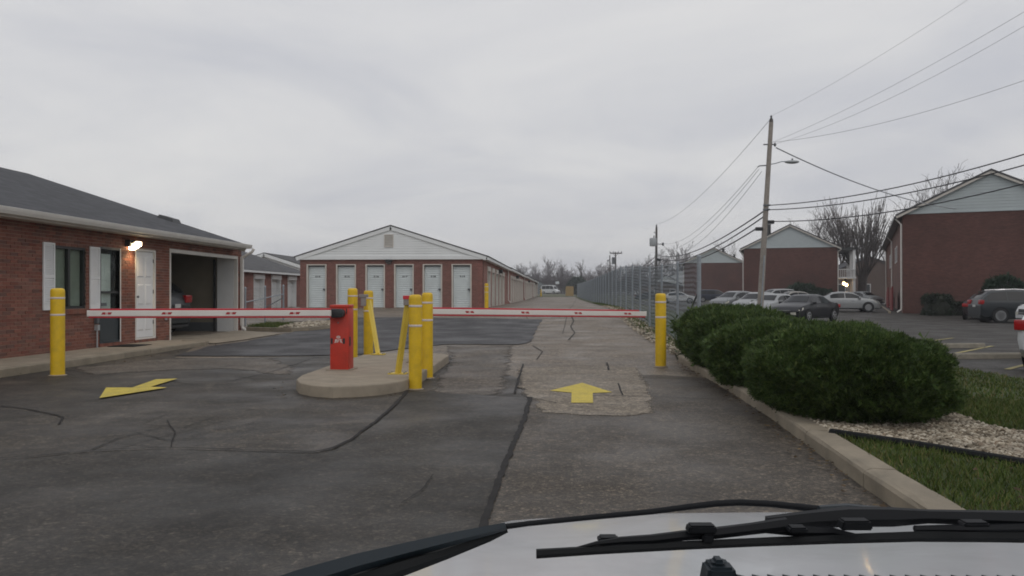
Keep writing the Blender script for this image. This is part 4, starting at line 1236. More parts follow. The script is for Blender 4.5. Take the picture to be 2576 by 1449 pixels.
for k, (a, b) in enumerate(doors):
    fr = MB(); fr.box(a - .01, a + .055, SY - .03, SY + .2, SB - .02, DZ1 + .02); fr.box(b - .055, b + .01, SY - .03, SY + .2, SB - .02, DZ1 + .02); fr.box(a + .055, b - .055, SY - .03, SY + .2, DZ1 - .03, DZ1 + .02)
    dr = fr.build('roller_door', 'whitewarm', st)
    ns = 22; h = (DZ1 - .10 - SB - .02) / ns
    sm = slat_mesh(b - a - .13, h, 'slat')
    for i in range(ns): link('slat', sm, dr, False, (a + .065, SY + .15, SB + .02 + i * h))
    MB().box(a + .06, b - .06, SY + .10, SY + .2, DZ1 - .10, DZ1 - .031).build('drum_cover', 'galvdark', dr)
    MB().box(a + .06, b - .06, SY + .11, SY + .2, SB - .02, SB + .02).build('bottom_bar', 'galv', dr)
    o = MB().bbox(b - .20, b - .075, SY + .085, SY + .135, 1.47, 1.535, .006); o.bbox(b - .14, b - .09, SY + .07, SY + .12, 1.42, 1.49, .005); o.build('latch', 'galvdark', dr)
    cx = (a + b) / 2 + .02
    text('door_number', NUM[k], .135, 'black', dr, Matrix.Translation((cx, SY + .128, 2.13)) @ Matrix.Rotation(R(90), 4, 'X') @ Matrix.Diagonal((1.3, .85, 1, 1)), .002)
    MB().box(a + .02, b - .02, SY - .14, SY + .1, SB - .1, SB + .022).build('threshold', 'concrete', dr)
# gable: frieze board, siding, rake boards, vent, lamp
EAV = 3.16
MB().box(SXL - .10, SXR + .12, SY - .11, SY + .02, STOP - .01, STOP + .17).build('frieze_board', 'siding', st)
gable_boards(st, SXL + .3, SXR - .3, STOP + .17, SXM, AP - .14, SY - .06, .118, 'siding')
MB().prism([(SXL, STOP), (SXR, STOP), (SXM, AP - .06)], 'y', SY - .055, SY + .2).build('gable_backing', 'siding', st)
def rake(x0, z0, x1, z1, th, y0, y1, mat, nm):
    return slab(nm, x0, z0, x1, z1, y0, y1, th, mat, st)
rake(SXL - .2, EAV - .05, SXM, AP - .035, .19, SY - .13, SY - .07, 'siding', 'rake_board')
rake(SXR + .2, EAV - .05, SXM, AP - .035, .19, SY - .13, SY - .07, 'siding', 'rake_board')
va, vb = OnY(967.5, 590, SY); vc, vd = OnY(990.5, 622, SY)
def yframe(mb, x0, x1, y0, y1, z0, z1, w_):
    mb.box(x0, x1, y0, y1, z1 - w_, z1); mb.box(x0, x1, y0, y1, z0, z0 + w_); mb.box(x0, x0 + w_, y0, y1, z0 + w_, z1 - w_); mb.box(x1 - w_, x1, y0, y1, z0 + w_, z1 - w_); return mb
gv = yframe(MB(), va, vc, SY - .11, SY - .05, vd, vb, .035).build('gable_vent', 'whitewarm', st)
z = vd + .04
while z < vb - .05:
    MB().add([(va + .035, SY - .108, z), (vc - .035, SY - .108, z), (vc - .035, SY - .07, z + .04), (va + .035, SY - .07, z + .04)], [(0, 1, 2, 3)]).build('louver', 'whitewarm', gv); z += .052
fx, fz = OnY(979, 658, SY)
fl = thing('wall_lamp', 'unlit dark wall pack lamp under the white gable', 'lamp', (fx, SY, fz))
MB().bbox(fx - .16, fx + .16, SY - .20, SY - .004, fz - .03, fz + .10, .015).build('housing', 'black', fl)
MB().add([(fx - .13, SY - .19, fz - .03), (fx + .13, SY - .19, fz - .03), (fx + .11, SY - .03, fz - .13), (fx - .11, SY - .03, fz - .13)], [(0, 1, 2, 3)]).build('lens', 'galv', fl)
# long roofs, side walls, side doors, in four lengths
secs = [(SY - .14, 58.0, 0, 41.2, 5, 2.74), (58.0, 85.7, .05, 61.2, 8, 2.8), (85.7, 115, .10, 88.6, 9, 2.74), (115, 138, .15, 117, 7, 2.74)]
for j, (y0, y1, dz, d0, nd, sp) in enumerate(secs):
    slab('roof', SXR + .30, EAV - .03 + dz, SXM, AP + .02 + dz, y0, y1 + .1, .06, 'roof2', st)
    slab('roof', SXM, AP + .02 + dz, SXL - .30, EAV - .03 + dz, y0, y1 + .1, .06, 'roof2', st)
    MB().box(SXR + .22, SXR + .27, y0 + .01, y1, EAV - .22 + dz, EAV - .075 + dz).build('fascia', 'siding', st)
    MB().box(SXR - .01, SXR + .215, y0 + .03, y1, EAV - .215 + dz, EAV - .2 + dz).build('soffit', 'siding', st)
    zt = EAV - .216 + dz
    ya = max(y0, SY + .001)
    edges = [(ya, d0)] + [(d0 + i * sp + 1.78, d0 + (i + 1) * sp) for i in range(nd - 1)] + [(d0 + (nd - 1) * sp + 1.78, y1)]
    mb = MB()
    for (a, b) in edges: mb.box(SXR - .25, SXR + (.0 if j % 2 == 0 else .001), a, b - .0005, gz(SXR, a) - .4, zt)
    for i in range(nd): mb.box(SXR - .25, SXR, d0 + i * sp, d0 + i * sp + 1.78, gz(SXR, 50) + 2.12, zt)
    mb.build('side_wall', 'brickfar', st)
    for i in range(nd):
        a = d0 + i * sp; b = a + 1.78; g = gz(SXR, (a + b) / 2)
        fr = MB(); fr.box(SXR - .2, SXR + .03, a, a + .10, g - .05, g + 2.14); fr.box(SXR - .2, SXR + .03, b - .10, b, g - .05, g + 2.14); fr.box(SXR - .2, SXR + .06, a + .10, b - .10, g + 1.9, g + 2.14)
        dr = fr.build('roller_door', 'whitewarm', st)
        prof = []; zz = g - .02
        mb = MB(); n = 20; hh = 1.9 / n
        for q in range(n): mb.add([(SXR - .15, a + .16, g - .02 + q * hh), (SXR - .15, b - .16, g - .02 + q * hh), (SXR - .13, b - .16, g - .02 + (q + .5) * hh), (SXR - .13, a + .16, g - .02 + (q + .5) * hh), (SXR - .15, b - .16, g - .02 + (q + 1) * hh), (SXR - .15, a + .16, g - .02 + (q + 1) * hh)], [(0, 1, 2, 3), (3, 2, 4, 5)])
        mb.build('shutter_curtain', 'slat', dr)
    MB().tube([(SXR + .06, y1 - .35, zt), (SXR + .06, y1 - .35, gz(SXR, y1) + .25), (SXR + .22, y1 - .35, gz(SXR, y1) + .1)], .045, 6).build('downspout', 'trim', st)
    MB().bbox(SXR + .001, SXR + .25, d0 + 3 * sp - .5, d0 + 3 * sp - .2, zt - .42, zt - .16, .03).build('side_lamp', 'black', st)
MB().box(SXL, SXL + .25, SY + .251, 138, SB - .4, STOP).build('rear_wall', 'brickfar', st)
MB().box(SXL + .25, SXR - .25, 137.7, 138, SB - .4, STOP).build('end_wall', 'brickfar', st)

def small_storage(label, x, y0, y1, eave, ridge_x, ridge_z, yd):
    b = thing('storage_building', label, 'building', (ridge_x, (y0 + y1) / 2, gz(x, y0)))
    xb = 2 * ridge_x - x
    mb = MB(); g = min(gz(x, y0), gz(x, y1)) - .3
    dset = [(q, q + 1.75) for q in yd]
    ed = sorted([y0, y1] + [e for d_ in dset for e in d_])
    for a, c in zip(ed, ed[1:]):
        isd = any(d_[0] < (a + c) / 2 < d_[1] for d_ in dset)
        mb.box(x - .2, x, a, c, (gz(x, a) + 2.15) if isd else g, eave - .12)
    mb.box(xb, x - .2, y1 - .2, y1, g, eave - .12); mb.box(xb, x - .2, y0, y0 + .2, g, eave - .12)
    mb.build('wall', 'brickfar', b)
    for (a, c) in dset:
        h = gz(x, a)
        fr = MB(); fr.box(x - .3, x + .02, a, a + .09, h, h + 2.18); fr.box(x - .3, x + .02, c - .09, c, h, h + 2.18); fr.bbox(x - .2, x + .09, a + .04, c - .04, h + 1.88, h + 2.18, .03)
        dr = fr.build('roller_door', 'siding', b)
        mb = MB(); n = 20; hh = 1.9 / n
        for q in range(n): mb.add([(x - .26, a + .09, h + q * hh), (x - .26, c - .09, h + q * hh), (x - .24, c - .09, h + (q + .5) * hh), (x - .24, a + .09, h + (q + .5) * hh), (x - .26, c - .09, h + (q + 1) * hh), (x - .26, a + .09, h + (q + 1) * hh)], [(0, 1, 2, 3), (3, 2, 4, 5)])
        mb.build('shutter_curtain', 'siding', dr)
    slab('roof', x + .35, eave, ridge_x, ridge_z, y0 - .35, y1 + .35, .06, 'roof2', b)
    slab('roof', ridge_x, ridge_z, xb - .35, eave, y0 - .35, y1 + .35, .06, 'roof2', b)
    MB().box(x + .33, x + .40, y0 - .3, y1 + .3, eave - .15, eave - .03).build('fascia', 'siding', b)
    for yy, o_ in ((y0, -1), (y1, 1)):
        MB().prism([(x, eave - .12), (ridge_x, ridge_z - .12), (xb, eave - .12)], 'y', min(yy, yy + .05 * o_), max(yy, yy + .05 * o_)).build('gable', 'siding', b)
        for s in (1, -1):
            xe = ridge_x + s * (x + .32 - ridge_x)
            ya = yy + o_ * .30
            slab('rake_board', xe, eave - .06, ridge_x, ridge_z - .06, min(ya, ya + .05 * o_), max(ya, ya + .05 * o_), .26, 'siding', b)
    return b
small_storage('low brick storage unit with three white roller doors just past the office', -18.5, 43.5, 57.0, 2.70, -24.2, 4.75, [47.3, 50.3, 53.4])
small_storage('rear storage unit whose white gable edge shows above the lower grey roof', -18.9, 66.0, 92.0, 2.75, -24.8, 4.75, [68, 71, 74])

# ================================================================== CHAIN LINK
def link_mesh(L, H, pitch=.055, r=.0023, name='wire_mesh'):
    jr = random.Random(4)
    mb = MB(); n = int(L / pitch); k = int(H / pitch)
    vs = []; fs = []
    for i in range(n):
        base = i * pitch
        prev = None
        ph = jr.uniform(0, H / k)
        for j in range(k + 2):
            y = base + (pitch if (j + 0) % 2 else 0); z = min(H, max(0, (j - 1) * H / k + ph)); x = r * .9 * (1 if (i + j) % 2 else -1)
            o = len(vs)
            for q in range(3):
                a = 2.0944 * q; vs.append((x + r * math.cos(a), y + r * math.sin(a) * 1.0, z + r * .3 * math.sin(a)))
            if prev is not None:
                for q in range(3):
                    q2 = (q + 1) % 3; fs.append((prev + q, prev + q2, o + q2, o + q))
            prev = o
    mb.v = vs; mb.f = fs
    return mb.mesh(name, 'mesh')
FX = 2.98
BAY = 3.05
fence = thing('chain_link_fence', 'tall chain link fence with many posts running far along the driveway', 'fence', (FX, 17.1, gz(FX, 17.1)))
FH = 1.98
lm = link_mesh(BAY, FH)
postm = MB().lathe([(.03, -.05), (.03, FH + .03), (.036, FH + .035), (.030, FH + .06), (.001, FH + .07)], n=10).mesh('post', 'galv', True)
tpost = MB().lathe([(.045, -.05), (.045, FH + .06), (.052, FH + .065), (.045, FH + .10), (.001, FH + .115)], n=12).mesh('terminal_post', 'galv', True)
ny = 36
for i in range(ny + 1):
    y = 17.1 + i * BAY; g = gz(FX, y)
    link('terminal_post' if i == 0 else 'post', tpost if i == 0 else postm, fence, False, (FX, y, g))
    if i < ny:
        g2_ = gz(FX, y + BAY)
        o = link('wire_mesh', lm, fence, False, (FX + .035, y, g + .02), (math.atan2(g2_ - g, BAY), 0, 0)); o['kind'] = 'stuff'
        MB().tube([(FX + .03, y, g + FH), (FX + .03, y + BAY, g2_ + FH)], .006, 4).build('top_wire', 'galv', fence)
        MB().tube([(FX + .03, y, g + .04), (FX + .03, y + BAY, g2_ + .04)], .005, 4).build('bottom_wire', 'galv', fence)
g = gz(FX, 17.1); g1 = gz(FX, 17.1 + BAY)
MB().tube([(FX, 17.1, g + 1.35), (FX, 17.1 + BAY, g1 + .05)], .021, 8).build('brace', 'galvdark', fence)
for zz in (.3, .9, 1.5, 1.9): MB().lathe([(.047, 0), (.05, .004), (.05, .026), (.047, .03)], (FX, 17.1, g + zz), 12).build('tension_band', 'galv', fence)
# short return of the fence behind the office
a = V(617, 800, 27.5); b = V(713, 800, 30.0)
sf = thing('chain_link_fence', 'short chain link fence with a sloping brace behind the office downspout', 'fence', (a.x, a.y, gz(a.x, a.y)))
a2 = Vector((a.x, a.y)); b2 = Vector((b.x, b.y)); L = (b2 - a2).length; ang = math.atan2(b2.y - a2.y, b2.x - a2.x) - R(90)
lm2 = link_mesh(L, 1.25)
ga = gz(a.x, a.y); gb = gz(b.x, b.y)
o = link('wire_mesh', lm2, sf, False, (a.x, a.y, (ga + gb) / 2 + .02), (0, 0, ang)); o['kind'] = 'stuff'
pm = MB().lathe([(.035, -.1), (.035, 1.28), (.042, 1.285), (.03, 1.33), (.001, 1.34)], n=10).mesh('post', 'galv', True)
for k in (0, .5, 1):
    c = a2.lerp(b2, k); link('post', pm, sf, False, (c.x, c.y, ga + (gb - ga) * k))
MB().tube([(a.x, a.y, ga + .80), (b.x, b.y, gb + .98)], .021, 8).build('middle_rail', 'galv', sf)
c = a2.lerp(b2, .1)
MB().tube([(c.x, c.y, ga + .30), (b.x, b.y, gb + .85)], .018, 8).build('brace', 'galvdark', sf)
# ================================================================== APARTMENTS
def apartment(label, px, d, ang, W_, H_, L_, rise, side_mat='brickapt2', spouts=(), porch=False, pipes=(), pitch=.2):
    c = V(px, 738, d); g = gz(c.x, c.y)
    b = R(ang); rz = cdir(math.sin(b), math.cos(b)) - R(90)
    t = thing('apartment_building', label, 'building', (c.x, c.y, g), rz, 'brick apartment blocks across the parking lot')
    MB().box(0, W_, 0, .25, -.3, H_).build('end_wall', 'brickapt', t, False, True)
    MB().box(0, .25, .25, L_, -.3, H_).build('side_wall', side_mat, t, False, True)
    MB().box(W_ - .25, W_, .25, L_, -.3, H_).build('side_wall', side_mat, t, False, True)
    MB().box(.25, W_ - .25, L_ - .25, L_, -.3, H_).build('rear_wall', side_mat, t, False, True)
    zb = H_ + .02; za = H_ + rise; ov = .45
    MB().prism([(0, H_), (W_, H_), (W_ / 2, za - .1)], 'y', .0, .2).build('gable_backing', 'sidinggrey', t, False, True)
    z = zb
    while z < za - .25:
        z2 = min(z + pitch, za - .12)
        k0 = (z - zb) / (za - .12 - zb); k1 = (z2 - zb) / (za - .12 - zb)
        a0, a1 = W_ / 2 * k0, W_ / 2 * k1
        MB().add([(a0, -.03, z), (W_ - a0, -.03, z), (W_ - a1, -.006, z2), (a1, -.006, z2), (a0, 0, z), (W_ - a0, 0, z)], [(0, 1, 2, 3), (0, 4, 5, 1)]).build('siding_board', 'sidinggrey', t, False, True)
        z = z2
    def sl(name, x0, z0, x1, z1, y0, y1, th, mat):
        n = Vector((-(z1 - z0), 0, x1 - x0)).normalized()
        if n.z < 0: n = -n
        a = Vector((x0, 0, z0)); e = Vector((x1, 0, z1)); P = [a, e, e - n * th, a - n * th]
        return MB().prism([(q.x, q.z) for q in P], 'y', y0, y1).build(name, mat, t, False, True)
    s = rise / (W_ / 2)
    sl('roof', -ov, H_ - ov * s + .16, W_ / 2, za + .16, -.28, L_ + .3, .12, 'roof2')
    sl('roof', W_ / 2, za + .16, W_ + ov, H_ - ov * s + .16, -.28, L_ + .3, .12, 'roof2')
    sl('rake_board', -ov, H_ - ov * s + .035, W_ / 2, za + .035, -.26, -.22, .16, 'whitewarm')
    sl('rake_board', W_ + ov, H_ - ov * s + .035, W_ / 2, za + .035, -.26, -.22, .16, 'whitewarm')
    MB().box(-ov - .09, -ov + .02, -.2, L_, H_ - ov * s - .12, H_ - ov * s + .03).build('gutter', 'dark', t, False, True)
    MB().box(-ov + .02, -.01, -.2, L_, H_ - ov * s - .02, H_ - ov * s + .02).build('soffit', 'dark', t, False, True)
    MB().box(-.02, W_ + .02, -.05, -.001, H_ - .06, H_ + .03).build('frieze_board', 'sidinggrey', t, False, True)
    for (sx, sy) in spouts:
        MB().tube([(-ov - .03, sy, H_ - ov * s - .1), (-.10, sy, H_ - .75), (-.08, sy, .35), (-.10, sy, .25), (-.35, sy - .1, .08)] if sx == 0 else
                  [(W_ + ov, sy, H_ - ov * s - .1), (W_ + .06, sy, H_ - .6), (W_ + .06, sy, .1)], .06, 6).build('downspout', 'trim', t, False, True)
    for (x, y, h, r) in pipes:
        zz = H_ + rise - abs(x - W_ / 2) * s
        MB().lathe([(r, 0), (r, h - .1), (r * 1.2, h - .1), (r * 1.2, h), (.01, h)], (x, y, zz), 8).build('roof_pipe', 'dark', t, False, True)
    return t, g
ap1, g1_ = apartment('largest brick apartment block with grey sided gable, cut by the right edge', 2271, 55, 23.8, 10.5, 6.9, 46, 2.6, 'brickapt2', [(0, .12), (0, 20), (0, 40)], pipes=[(1.2, 2.5, .25, .25)])
for y0 in (4.5, 15.0):
    MB().prism([(y0, .1), (y0 + 5, .1), (y0 + 5, 1.5), (y0, 1.9)], 'x', -.55, -.45).build('stair_rail', 'redrail', ap1, False, True)
for y0 in (9.6, 12.4, 24, 27):
    f_ = frame(MB(), -.03, .02, y0, y0 + 1.5, 3.9, 5.2, .08).build('window', 'white', ap1, False, True)
    MB().box(-.012, -.004, y0 + .08, y0 + 1.42, 3.98, 5.12).build('pane', 'carglass', f_, False, True)
MB().box(-.9, -.75, -.4, 30, -.1, .14).build('step_kerb', 'kerb', ap1, False, True)
ap2, g2__ = apartment('middle brick apartment block with grey gable and white porch columns', 1871, 96, 18, 10.5, 6.7, 40, 2.6, 'brickapt2', [(0, .12), (1, .1)], pipes=[(2.9, 3, 1.6, .22)])
# porch of the middle block: columns, balcony, railing, lamp
MB().box(10.52, 12.6, .4, 12, 6.35, 6.6).build('porch_roof', 'dark', ap2, False, True)
for y in (.6, 4.5, 8.5):
    MB().box(12.2, 12.5, y, y + .3, 0, 6.35).build('porch_column', 'white', ap2, False, True)
MB().box(10.52, 12.55, .4, 12, 2.95, 3.15).build('balcony', 'white', ap2, False, True)
rail = MB().box(10.52, 12.5, .42, .5, 4.0, 4.08).box(12.42, 12.5, .5, 12, 4.0, 4.08).build('railing', 'white', ap2, False, True)
for k in range(9): MB().box(10.65 + k * .22, 10.70 + k * .22, .43, .48, 3.15, 4.0).build('baluster', 'white', rail, False, True)
pw = Matrix.Translation(Vector(ap2.location)) @ Matrix.Rotation(ap2.rotation_euler.z, 4, 'Z')
lp = pw @ Vector((11.4, .9, 2.3))
el = thing('porch_lamp', 'small lit amber lamp under the porch of the middle apartment block', 'lamp', lp)
MB().bbox(-.1, .1, -.1, .1, .22, .62, .02).build('bracket', 'dark', el, False, True)
for (a, b_) in ((-.14, .1), (.16, -.08)): MB().lathe([(.001, -.2), (.13, -.14), (.17, 0), (.13, .14), (.001, .2)], (a, 0, b_), 12).build('lamp_globe', 'lampglow2', el, True, True)
ap3, _ = apartment('farthest brick apartment block with grey gable, left of the leaning pole', 1721, 146, 14, 10.5, 6.8, 30, 2.6, 'brickapt2', [(0, .12), (1, .12)], pipes=[(7.0, 3, .9, .2), (9.0, 4, .9, .2)])

def house(label, px, d, w_, h, rise, L_, wall_m, roof_m, ang=0, wins=()):
    c = V(px, 738, d); g = gz(c.x, c.y)
    rz = cdir(math.sin(R(ang)), math.cos(R(ang))) - R(90)
    t = thing('house', label, 'house', (c.x, c.y, g), rz)
    MB().prism([(-w_ / 2, -.5), (w_ / 2, -.5), (w_ / 2, h), (0, h + rise), (-w_ / 2, h)], 'y', 0, L_).build('wall', wall_m, t, False, True)
    for s in (-1, 1):
        e = Vector((s * (w_ / 2 + .4), h - .4 * rise / (w_ / 2))); a = Vector((0, h + rise + .0))
        MB().prism([(e.x, e.y), (a.x, a.y), (a.x, a.y + .18), (e.x, e.y + .18)], 'y', -.3, L_ + .3).build('roof', roof_m, t, False, True)
    for (x0, x1, z0, z1) in wins:
        f_ = yframe(MB(), x0, x1, -.06, -.01, z0, z1, .1).build('window', 'white', t, False, True)
        MB().box(x0 + .1, x1 - .1, -.04, -.03, z0 + .1, z1 - .1).build('pane', 'screen', f_, False, True)
    return t
house('small white gabled house far behind the fence', 1676, 205, 7.0, 3.6, 2.0, 10, 'farwhite', 'roof2', 8, [(-2.4, -1.2, 1.2, 2.6), (1, 2.2, 1.2, 2.6)])
house('white two storey house partly behind the farthest apartment block', 1712, 215, 6.0, 5.2, 2.0, 10, 'farwhite', 'roof2', 8, [(-2.2, -1.0, 3.2, 4.5), (.6, 1.8, 3.2, 4.5), (-2.2, -1.0, .9, 2.2)])
house('low brown brick building behind the fence below the white houses', 1668, 170, 9, 2.6, 1.0, 8, 'farbrown', 'roof2', 4, [(-3, -1.8, 1, 2.1), (1.4, 2.6, 1, 2.1)])
house('dark brown house behind the pollarded tree between two apartment blocks', 2190, 135, 15, 4.3, 3.0, 12, 'farbrown', 'roof', 10, [(-5.5, -4.0, 1.2, 2.8), (-1.5, 0, 1.2, 2.8), (3, 4.5, 1.2, 2.8)])
house('plain grey shed with a long low roof beside the white van', 1338, 262, 12, 2.6, 2.4, 12, 'fargrey', 'roof2', -14, [(2.5, 3.7, 1, 2)])
house('pale house roof low on the skyline at the far end of the fence', 1476, 330, 10, 3.0, 2.4, 10, 'fargrey', 'roof2', 30, [(-3, -1.8, 1, 2.2)])
# tan board enclosure, dark fence, hoop
c = G(1433, 744.5)
te = thing('board_enclosure', 'tan wooden board enclosure at the far end of the fence', 'enclosure', (c.x, c.y, c.z))
for k in range(8): MB().box(-.70 + k * .175, -.53 + k * .175, -.03 + (k % 2) * .008, .0 + (k % 2) * .008, 0, 1.75 + rnd.uniform(-.03, .03)).build('board', 'tan', te, False, True)
MB().box(-.72, .72, .001, .06, .3, .4).box(-.72, .72, .001, .06, 1.3, 1.4).build('batten', 'tan', te, False, True)
MB().box(.66, .72, .06, 1.6, 0, 1.7).box(-.72, -.66, .06, 1.6, 0, 1.7).build('side_boards', 'tan', te, False, True)
c = G(1412, 742.5)
dfn = thing('wood_fence', 'dark weathered wooden fence behind the white van', 'fence', (V(1414, 738, 252).x, V(1414, 738, 252).y, gz(*V(1414, 738, 252).to_2d())), 0)
for k in range(26): MB().box(-5.2 + k * .42, -4.82 + k * .42, 0, .04, 0, 1.75 + rnd.uniform(-.05, .05)).build('board', 'darkfence', dfn, False, True)
MB().box(-5.2, 5.7, .041, .1, 1.3, 1.42).build('rail', 'darkfence', dfn, False, True)
c = V(1402, 735, 244); hb = thing('basketball_hoop', 'small white basketball backboard above the far van', 'basketball hoop', (c.x, c.y, gz(c.x, c.y)))
MB().tube([(0, 0, 0), (0, 0, 3.0), (0, -.5, 3.3)], .06, 6).build('pole', 'metal', hb, False, True)
MB().box(-.55, .55, -.62, -.56, 3.0, 3.8).build('backboard', 'farwhite', hb, False, True)
n = 12
MB().tube([(.23 * math.cos(2 * math.pi * k / n), -.88 + .23 * math.sin(2 * math.pi * k / n), 3.05) for k in range(n + 1)], .012, 4).build('rim', 'redrail', hb, False, True)

# ================================================================== POLES AND WIRES
def insul(t, p, r=.06, h=.2, mat='metal', local=False): return MB().lathe([(r * .5, 0), (r, h * .2), (r * .6, h * .4), (r, h * .6), (r * .6, h * .8), (.001, h)], p, 8).build('insulator', mat, t)
PB = V(1909, 812, 38); PT = V(1940, 308, 38)
PB.z = gz(PB.x, PB.y)
pole = thing('utility_pole', 'tall leaning wooden utility pole with street light beside the parked cars', 'utility pole', PB)
MB().tube([PB - Vector((0, 0, .3)), PB.lerp(PT, .5), PT], [.155, .125, .10], 14).build('shaft', 'wood', pole, 50)
def onpole(py):
    k = (812 - py) / (812 - 308.); return PB.lerp(PT, k)
MB().tube([PT - Vector((0, 0, .02)), PT + Vector((0, 0, .16))], [.10, .085], 10).build('pole_cap', 'wooddark', pole)
insul(pole, PT + Vector((0, 0, .16)))
p = onpole(363)
MB().tube([p + Vector((-.30, 0, 0)), p + Vector((.30, 0, 0))], .035, 6).build('spool_bolt', 'metal', pole); insul(pole, p + Vector((.24, 0, -.1)))
p = onpole(413)
MB().tube([p, p + Vector((.25, -.1, .02)), p + Vector((.55, -.2, .10)), p + Vector((.72, -.25, .10))], .022, 6).build('lamp_arm', 'galv', pole)
lh = MB(); q = p + Vector((.72, -.25, .08))
bm = bmesh.new(); bmesh.ops.create_icosphere(bm, subdivisions=2, radius=1)
for w_ in bm.verts: w_.co = Vector((w_.co.x * .36, w_.co.y * .14, (w_.co.z * (.075 if w_.co.z > 0 else .10))))
lh.frombm(bm, Matrix.Translation(q + Vector((.30, 0, 0)))); lh.build('lamp_head', 'transformer', pole, 60)
MB().lathe([(.04, 0), (.04, .09), (.001, .1)], tuple(q + Vector((.32, 0, .06))), 8).build('photocell', 'metal', pole)
p = onpole(415); MB().tube([p, p + Vector((-.42, .0, -.02)), p + Vector((-.52, 0, -.08))], .03, 6).build('side_bracket', 'metal', pole)
p = onpole(556); MB().bbox(p.x + .10, p.x + .42, p.y - .1, p.y + .1, p.z - .10, p.z + .07, .03).build('splice_case', 'black', pole)
p = onpole(573); MB().bbox(p.x - .44, p.x - .10, p.y - .1, p.y + .1, p.z - .10, p.z + .07, .03).build('splice_case', 'black', pole)
for py in (515, 526): 
    p = onpole(py); MB().bbox(p.x - .16, p.x + .16, p.y - .15, p.y - .05, p.z - .04, p.z + .04, .01).build('clamp', 'metal', pole)
p0 = onpole(640); MB().tube([p0 + Vector((.02, -.16, 0)), onpole(790) + Vector((.02, -.17, 0))], .03, 6).build('cable_guard', 'galv', pole)

P2B = V(1650, 738, 100); P2B.z = gz(P2B.x, P2B.y); P2T = V(1651.5, 572, 100)
pole2 = thing('utility_pole', 'dark utility pole with a grey transformer drum behind the fence', 'utility pole', P2B)
MB().tube([P2B - Vector((0, 0, .3)), P2T], [.20, .13], 12).build('shaft', 'wooddark', pole2, 50)
insul(pole2, P2T, .12, .4)
tq = V(1643, 608, 99.7)
MB().lathe([(.001, -.6), (.42, -.55), (.45, -.4), (.45, .35), (.40, .45), (.001, .5)], tq, 14).build('transformer', 'transformer', pole2, 50)
MB().lathe([(.06, 0), (.09, .1), (.05, .25), (.001, .35)], tq + Vector((.1, -.1, .5)), 8).build('bushing', 'metal', pole2)
q = V(1651, 614, 100); MB().tube([q, V(1668, 614, 100)], .06, 6).build('side_arm', 'metal', pole2); insul(pole2, V(1668, 618, 100), .16, .45)
q = V(1651, 654, 100); MB().bbox(q.x, q.x + .6, q.y - .2, q.y + .2, q.z - .15, q.z + .15, .05).build('splice_case', 'black', pole2)
q = V(1651, 585, 100); MB().tube([q, V(1644, 585, 100)], .05, 6).build('side_arm', 'metal', pole2)

P3B = V(1549, 738, 165); P3B.z = gz(P3B.x, P3B.y); P3T = V(1548.5, 634, 165)
pole3 = thing('utility_pole', 'far utility pole with a T shaped crossarm and small transformer', 'utility pole', P3B)
MB().tube([P3B - Vector((0, 0, .3)), P3T], [.2, .13], 10).build('shaft', 'wooddark', pole3, 50)
a = V(1534, 637, 165); b = V(1564.5, 637, 165); MB().tube([a, b], .12, 4).build('crossarm', 'wooddark', pole3)
for k in (.03, .3, .7, .97): insul(pole3, a.lerp(b, k), .12, .45)
MB().lathe([(.001, -.8), (.35, -.75), (.38, .5), (.3, .65), (.001, .7)], V(1543.5, 655, 164.7), 12).build('transformer', 'metal', pole3)
MB().tube([V(1541, 637, 165), V(1548.5, 645, 165), V(1556, 637, 165)], .05, 4).build('brace', 'wooddark', pole3)
P4B = V(1536, 738, 172); P4B.z = gz(P4B.x, P4B.y)
pole4 = thing('utility_pole', 'thin plain pole just left of the far crossarm pole', 'utility pole', P4B)
MB().tube([P4B - Vector((0, 0, .3)), V(1534, 642, 172)], [.18, .11], 8).build('shaft', 'wooddark', pole4, 50)
MB().lathe([(.001, -.2), (.2, -.1), (.2, .1), (.001, .2)], V(1529.5, 656, 172), 8).build('lamp_head', 'metal', pole4)
MB().tube([V(1529.5, 655, 172), V(1534.5, 652, 172)], .05, 5).build('lamp_arm', 'metal', pole4)

def wire(label, p, q, sag, r, mat='cable'):
    p = Vector(p); q = Vector(q); pts = []
    for i in range(25):
        k = i / 24; c = p.lerp(q, k); c.z -= sag * 4 * k * (1 - k); pts.append(c)
    o = MB().tube(pts, r, 5, False).build('overhead_wire', mat, None, True)
    return tag(o, label, 'wire', 'overhead wires')
wire('thin top wire rising from the leaning pole tip to the upper right', PT + Vector((0, 0, .3)), V(2640, -140, 22), .25, .005, 'cablegrey')
wire('upper of two close wires from the spool bolt to the upper right corner', onpole(360), V(2640, -8, 22), .25, .006, 'cablegrey')
wire('lower of two close wires from the spool bolt to the upper right corner', onpole(366), V(2640, 28, 23), .4, .006, 'cablegrey')
wire('lone wire sagging to the right edge high above the lower three', onpole(358), V(2640, 180, 24), .35, .008, 'cablegrey')
pe = ap1.matrix_basis @ Vector((4.0, -.1, 7.2))
wire('thick drop cable slanting down from the pole to the largest gable', onpole(366) + Vector((.3, 0, -.1)), V(2405, 526, 53.6), .45, .030, 'cablegrey')
wire('highest of the three heavy cables crossing the largest gable', onpole(515), V(2640, 369, 24), .35, .022)
wire('middle of the three heavy cables crossing the largest gable', onpole(526), V(2640, 398, 24), .35, .022)
wire('lowest of the three heavy cables crossing the largest gable', onpole(555) + Vector((.3, 0, 0)), V(2640, 446, 24), .35, .022)
wire('faint top wire falling from the leaning pole tip to the far pole', PT + Vector((0, 0, .2)), P2T + Vector((0, 0, .4)), 1.0, .012, 'cablegrey')
wire('faint wire from the side bracket to the far pole arm', onpole(416) + Vector((-.45, 0, 0)), V(1668, 612, 100), 1.2, .012, 'cablegrey')
